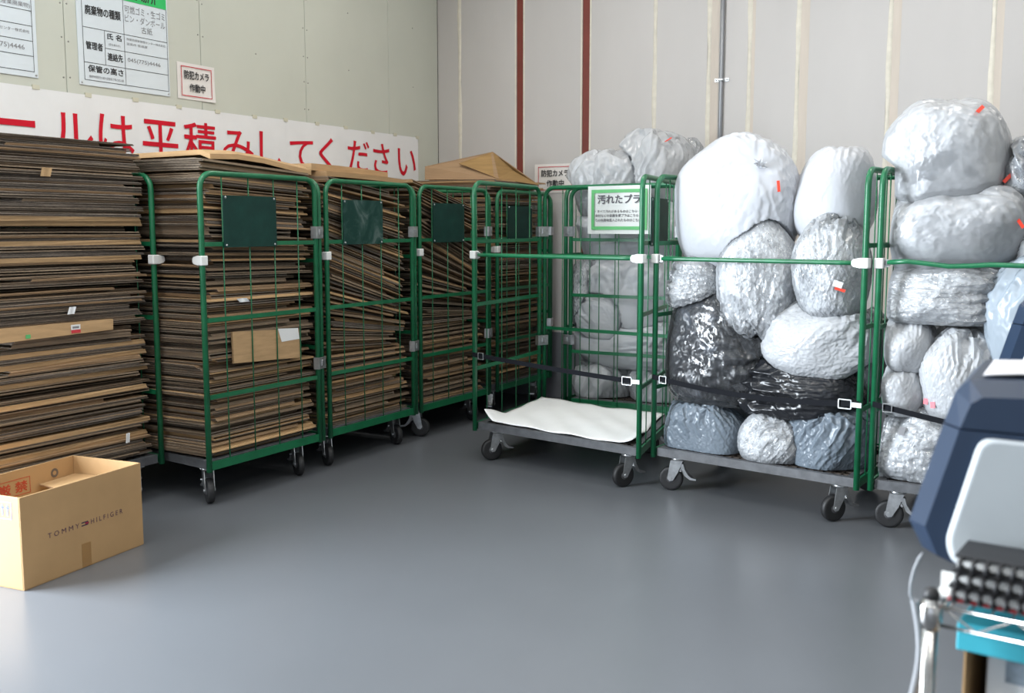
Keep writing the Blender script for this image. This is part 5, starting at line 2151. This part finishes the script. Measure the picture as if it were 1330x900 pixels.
def wire_rack(label, loc, yaw, zt, W=0.92, D=0.60):
    t = thing('wire_rack', label, 'rack', loc, yaw, 'chrome wire racks')
    for x in (0, W):
        for y in (0, D):
            mb = MB().tube([(x, y, 0.03), (x, y, zt+0.012)], 0.0127, 14)
            for k in range(int(zt/0.0254)):
                pass
            po = mb.build('post', CHROME, t)
            MB().lathe([(0.0135, zt+0.008), (0.0135, zt+0.016), (0.010, zt+0.023), (0.004, zt+0.026)], 14, Matrix.Translation((x, y, 0))).build('post_cap', RUBBER, po)
            MB().lathe([(0.013, 0.0), (0.017, 0.005), (0.013, 0.032)], 12, Matrix.Translation((x, y, 0))).build('foot', RUBBER, po)
    for z in (zt, 0.42, 0.14):
        mb = MB()
        cs = [(0, 0), (W, 0), (W, D), (0, D)]
        for k in range(4):
            a, b = Vector(cs[k]), Vector(cs[(k+1) % 4])
            u_ = (b-a).normalized()
            a2, b2 = a+u_*0.016, b-u_*0.016
            for dz in (-0.004, -0.036):
                mb.tube([(a2.x, a2.y, z+dz), (b2.x, b2.y, z+dz)], 0.0032, 6)
            L = (b2-a2).length
            n_ = max(4, int(L/0.055))
            zz = []
            for i in range(n_+1):
                p_ = a2+(b2-a2)*i/n_
                zz.append((p_.x, p_.y, z-0.004 if i % 2 == 0 else z-0.036))
            mb.tube(zz, 0.0022, 5)
        for x in (0, W):
            for y in (0, D):
                mb.lathe([(0.0145, z-0.045), (0.0185, z-0.03), (0.0185, z-0.005), (0.0145, z+0.002)], 14, Matrix.Translation((x, y, 0)))
        sh_ = mb.build('shelf', CHROME, t)
        mb = MB()
        for i in range(1, 30):
            x = W*i/30
            mb.tube([(x, 0, z-0.001), (x, D, z-0.001)], 0.0016, 5)
        tag(mb.build('shelf_wire', CHROME, sh_), kind='stuff')
    return t


RK = (-0.208, 1.772)
RY = radians(-6)
wire_rack('chrome wire rack with notebooks and a cyan box', (RK[0], RK[1], 0), RY, 0.80)
wire_rack('chrome wire rack further back, under the second machine', (-0.235, 3.42, 0), radians(-2), 0.845)


def rk(x, y, z=0.0):
    return (RK[0]+cos(RY)*x-sin(RY)*y, RK[1]+sin(RY)*x+cos(RY)*y, z)


for lab, lx_, o_ in (('dark brown mat on the top shelf of the rack with notebooks', rk(0.46, 0.30, 0.8008), RY), ('dark brown mat under the second machine', (0.235, 3.704, 0.8458), radians(-2))):
    o = MB().box((-0.437, -0.278, 0), (0.437, 0.278, 0.004), ch=0.001).build('shelf_mat', DKB, None, lx_)
    o.rotation_euler = (0, 0, o_)
    tag(o, lab, 'mat')
machine('navy and grey bench machine behind the black notebooks', (0.0, 1.905, 0.825))
machine('navy and grey bench machine further back, in front of the pale bag', (-0.002, 3.555, 0.870))
# comb bound notebooks
for k, lab in enumerate(('bottom black comb bound notebook with a red cover edge', 'middle black comb bound notebook of the stack on the rack', 'top black comb bound notebook of the stack on the rack')):
    z0_ = 0.8055+k*0.0266
    b = rk(0.022+0.004*k, -0.012, z0_)
    t = thing('notebook', lab, 'notebook', b, RY, None)
    MB().box((0, 0.022, 0.0), (0.30, 0.122, 0.003), ch=0.001).build('cover', LABELR if k == 0 else BLK, t)
    MB().box((0.003, 0.027, 0.006), (0.297, 0.120, 0.0195)).build('pages', PAGES, t)
    MB().box((0, 0.022, 0.0225), (0.30, 0.122, 0.0262), ch=0.001).build('cover', BLK, t)
    for i in range(15):
        x = 0.012+i*0.0197
        pts = [(x, 0.020+0.012*cos(q), 0.0131+0.0088*sin(q)) for q in np.linspace(0.5, 2*pi-0.5, 10)]
        MB().tube(pts, 0.0040, 6).build('ring', BLK, t)
# small clear tag holder on the grey cover
o = MB().box((0, 0, 0), (0.09, 0.004, 0.06), ch=0.001).build('tag_holder', m_film('clear acrylic', (0.7, 0.75, 0.75), 0.35, 0.1, 0.2, 0.0), None, rk(0.16, -0.016, 0.888))
o.rotation_euler = (0, 0, RY)
tag(o, 'small clear acrylic tag standing on the notebooks', 'tag holder')
o = MB().box((0, 0, 0), (0.022, 0.05, 0.004)).box((0, 0.046, 0), (0.022, 0.05, 0.03)).build('shelf_bracket', LATCH, None, rk(-0.001, 0.020, 0.805))
o.rotation_euler = (0, 0, RY)
tag(o, 'small white bent bracket by the corner post of the rack', 'bracket')
# coiled cord hanging from the machine
pts = []
for (px, py) in ((1199, 718), (1193, 726), (1187, 740), (1183, 757), (1182, 772), (1186, 781), (1190, 783), (1192, 780)):
    pts.append(tuple(onY(px, py, 1.93)))
p_end = np.array(pts[-1])
p_bot = onY(1189, 905, 1.90)
for i in range(1, 26*10):
    s_ = i/(26*10)
    c_ = p_end+(p_bot-p_end)*s_+np.array([0.012*sin(s_*3.1), 0, 0])
    q = i*2*pi/10
    pts.append((c_[0]+0.0055*cos(q)-0.0055, c_[1]+0.0055*sin(q), c_[2]))
o = MB().tube(pts, 0.0027, 6).build('coiled_cord', mat('grey cord rubber', (0.30, 0.31, 0.33), 0.5))
recenter(o, tuple(p_bot))
tag(o, 'grey coiled cord hanging beside the rack post', 'cord')
# things on the lower shelf
def shelf_box(name, label, cat, x0, y0, x1, y1, z0, z1, m, lean=0.0, ch=0.002):
    c_ = rk((x0+x1)/2, (y0+y1)/2, z0)
    o = MB().box((-(x1-x0)/2, -(y1-y0)/2, 0), ((x1-x0)/2, (y1-y0)/2, z1-z0), ch=ch).build(name, m, None, c_)
    o.rotation_euler = (lean, 0, RY)
    return tag(o, label, cat)


tc = thing('storage_carton', 'tan carton on the lower shelf of the rack', 'carton', rk(0.24, 0.24, 0.4205), RY)
for a, b in (((-0.2, -0.17, 0), (0.2, -0.166, 0.17)), ((-0.2, 0.166, 0), (0.2, 0.17, 0.285)), ((-0.2, -0.166, 0), (-0.196, 0.166, 0.285)), ((0.196, -0.166, 0), (0.2, 0.166, 0.285)), ((-0.2, -0.17, 0), (0.2, 0.17, 0.004))):
    MB().box(a, b).build('wall', CTN, tc)
for k_, (x, y, h_, lab, m_e) in enumerate(((-0.14, -0.12, 0.300, 'white', PAPER), (-0.06, -0.05, 0.298, 'grey', mat('grey envelope', (0.5, 0.5, 0.52), 0.6, var=0.05)))):
    e_ = thing('envelope', ('white' if k_ == 0 else 'grey')+' envelope with a blue grey label standing in the tan carton', 'envelope', rk(0.24+x+0.1, 0.24+y, 0.4255), RY)
    MB().box((-0.13, -0.006, 0), (0.13, 0.006, h_-0.02), ch=0.003).build('sleeve', m_e, e_)
    MB().box((-0.10, -0.0075, h_-0.08), (0.08, -0.0062, h_-0.03)).build('label', mat('blue grey label', (0.30, 0.36, 0.42), 0.5, var=0.3, vscale=60), e_)
shelf_box('cyan_box', 'flat cyan box lying across the tan carton under the top shelf', 'box', 0.03, 0.06, 0.50, 0.40, 0.7055, 0.755, mat('cyan card', (0.05, 0.42, 0.52), 0.45, var=0.06))
shelf_box('brown_carton', 'small brown carton beside the tan carton on the lower shelf', 'carton', 0.46, 0.05, 0.62, 0.22, 0.4205, 0.70, KRAFT[1])
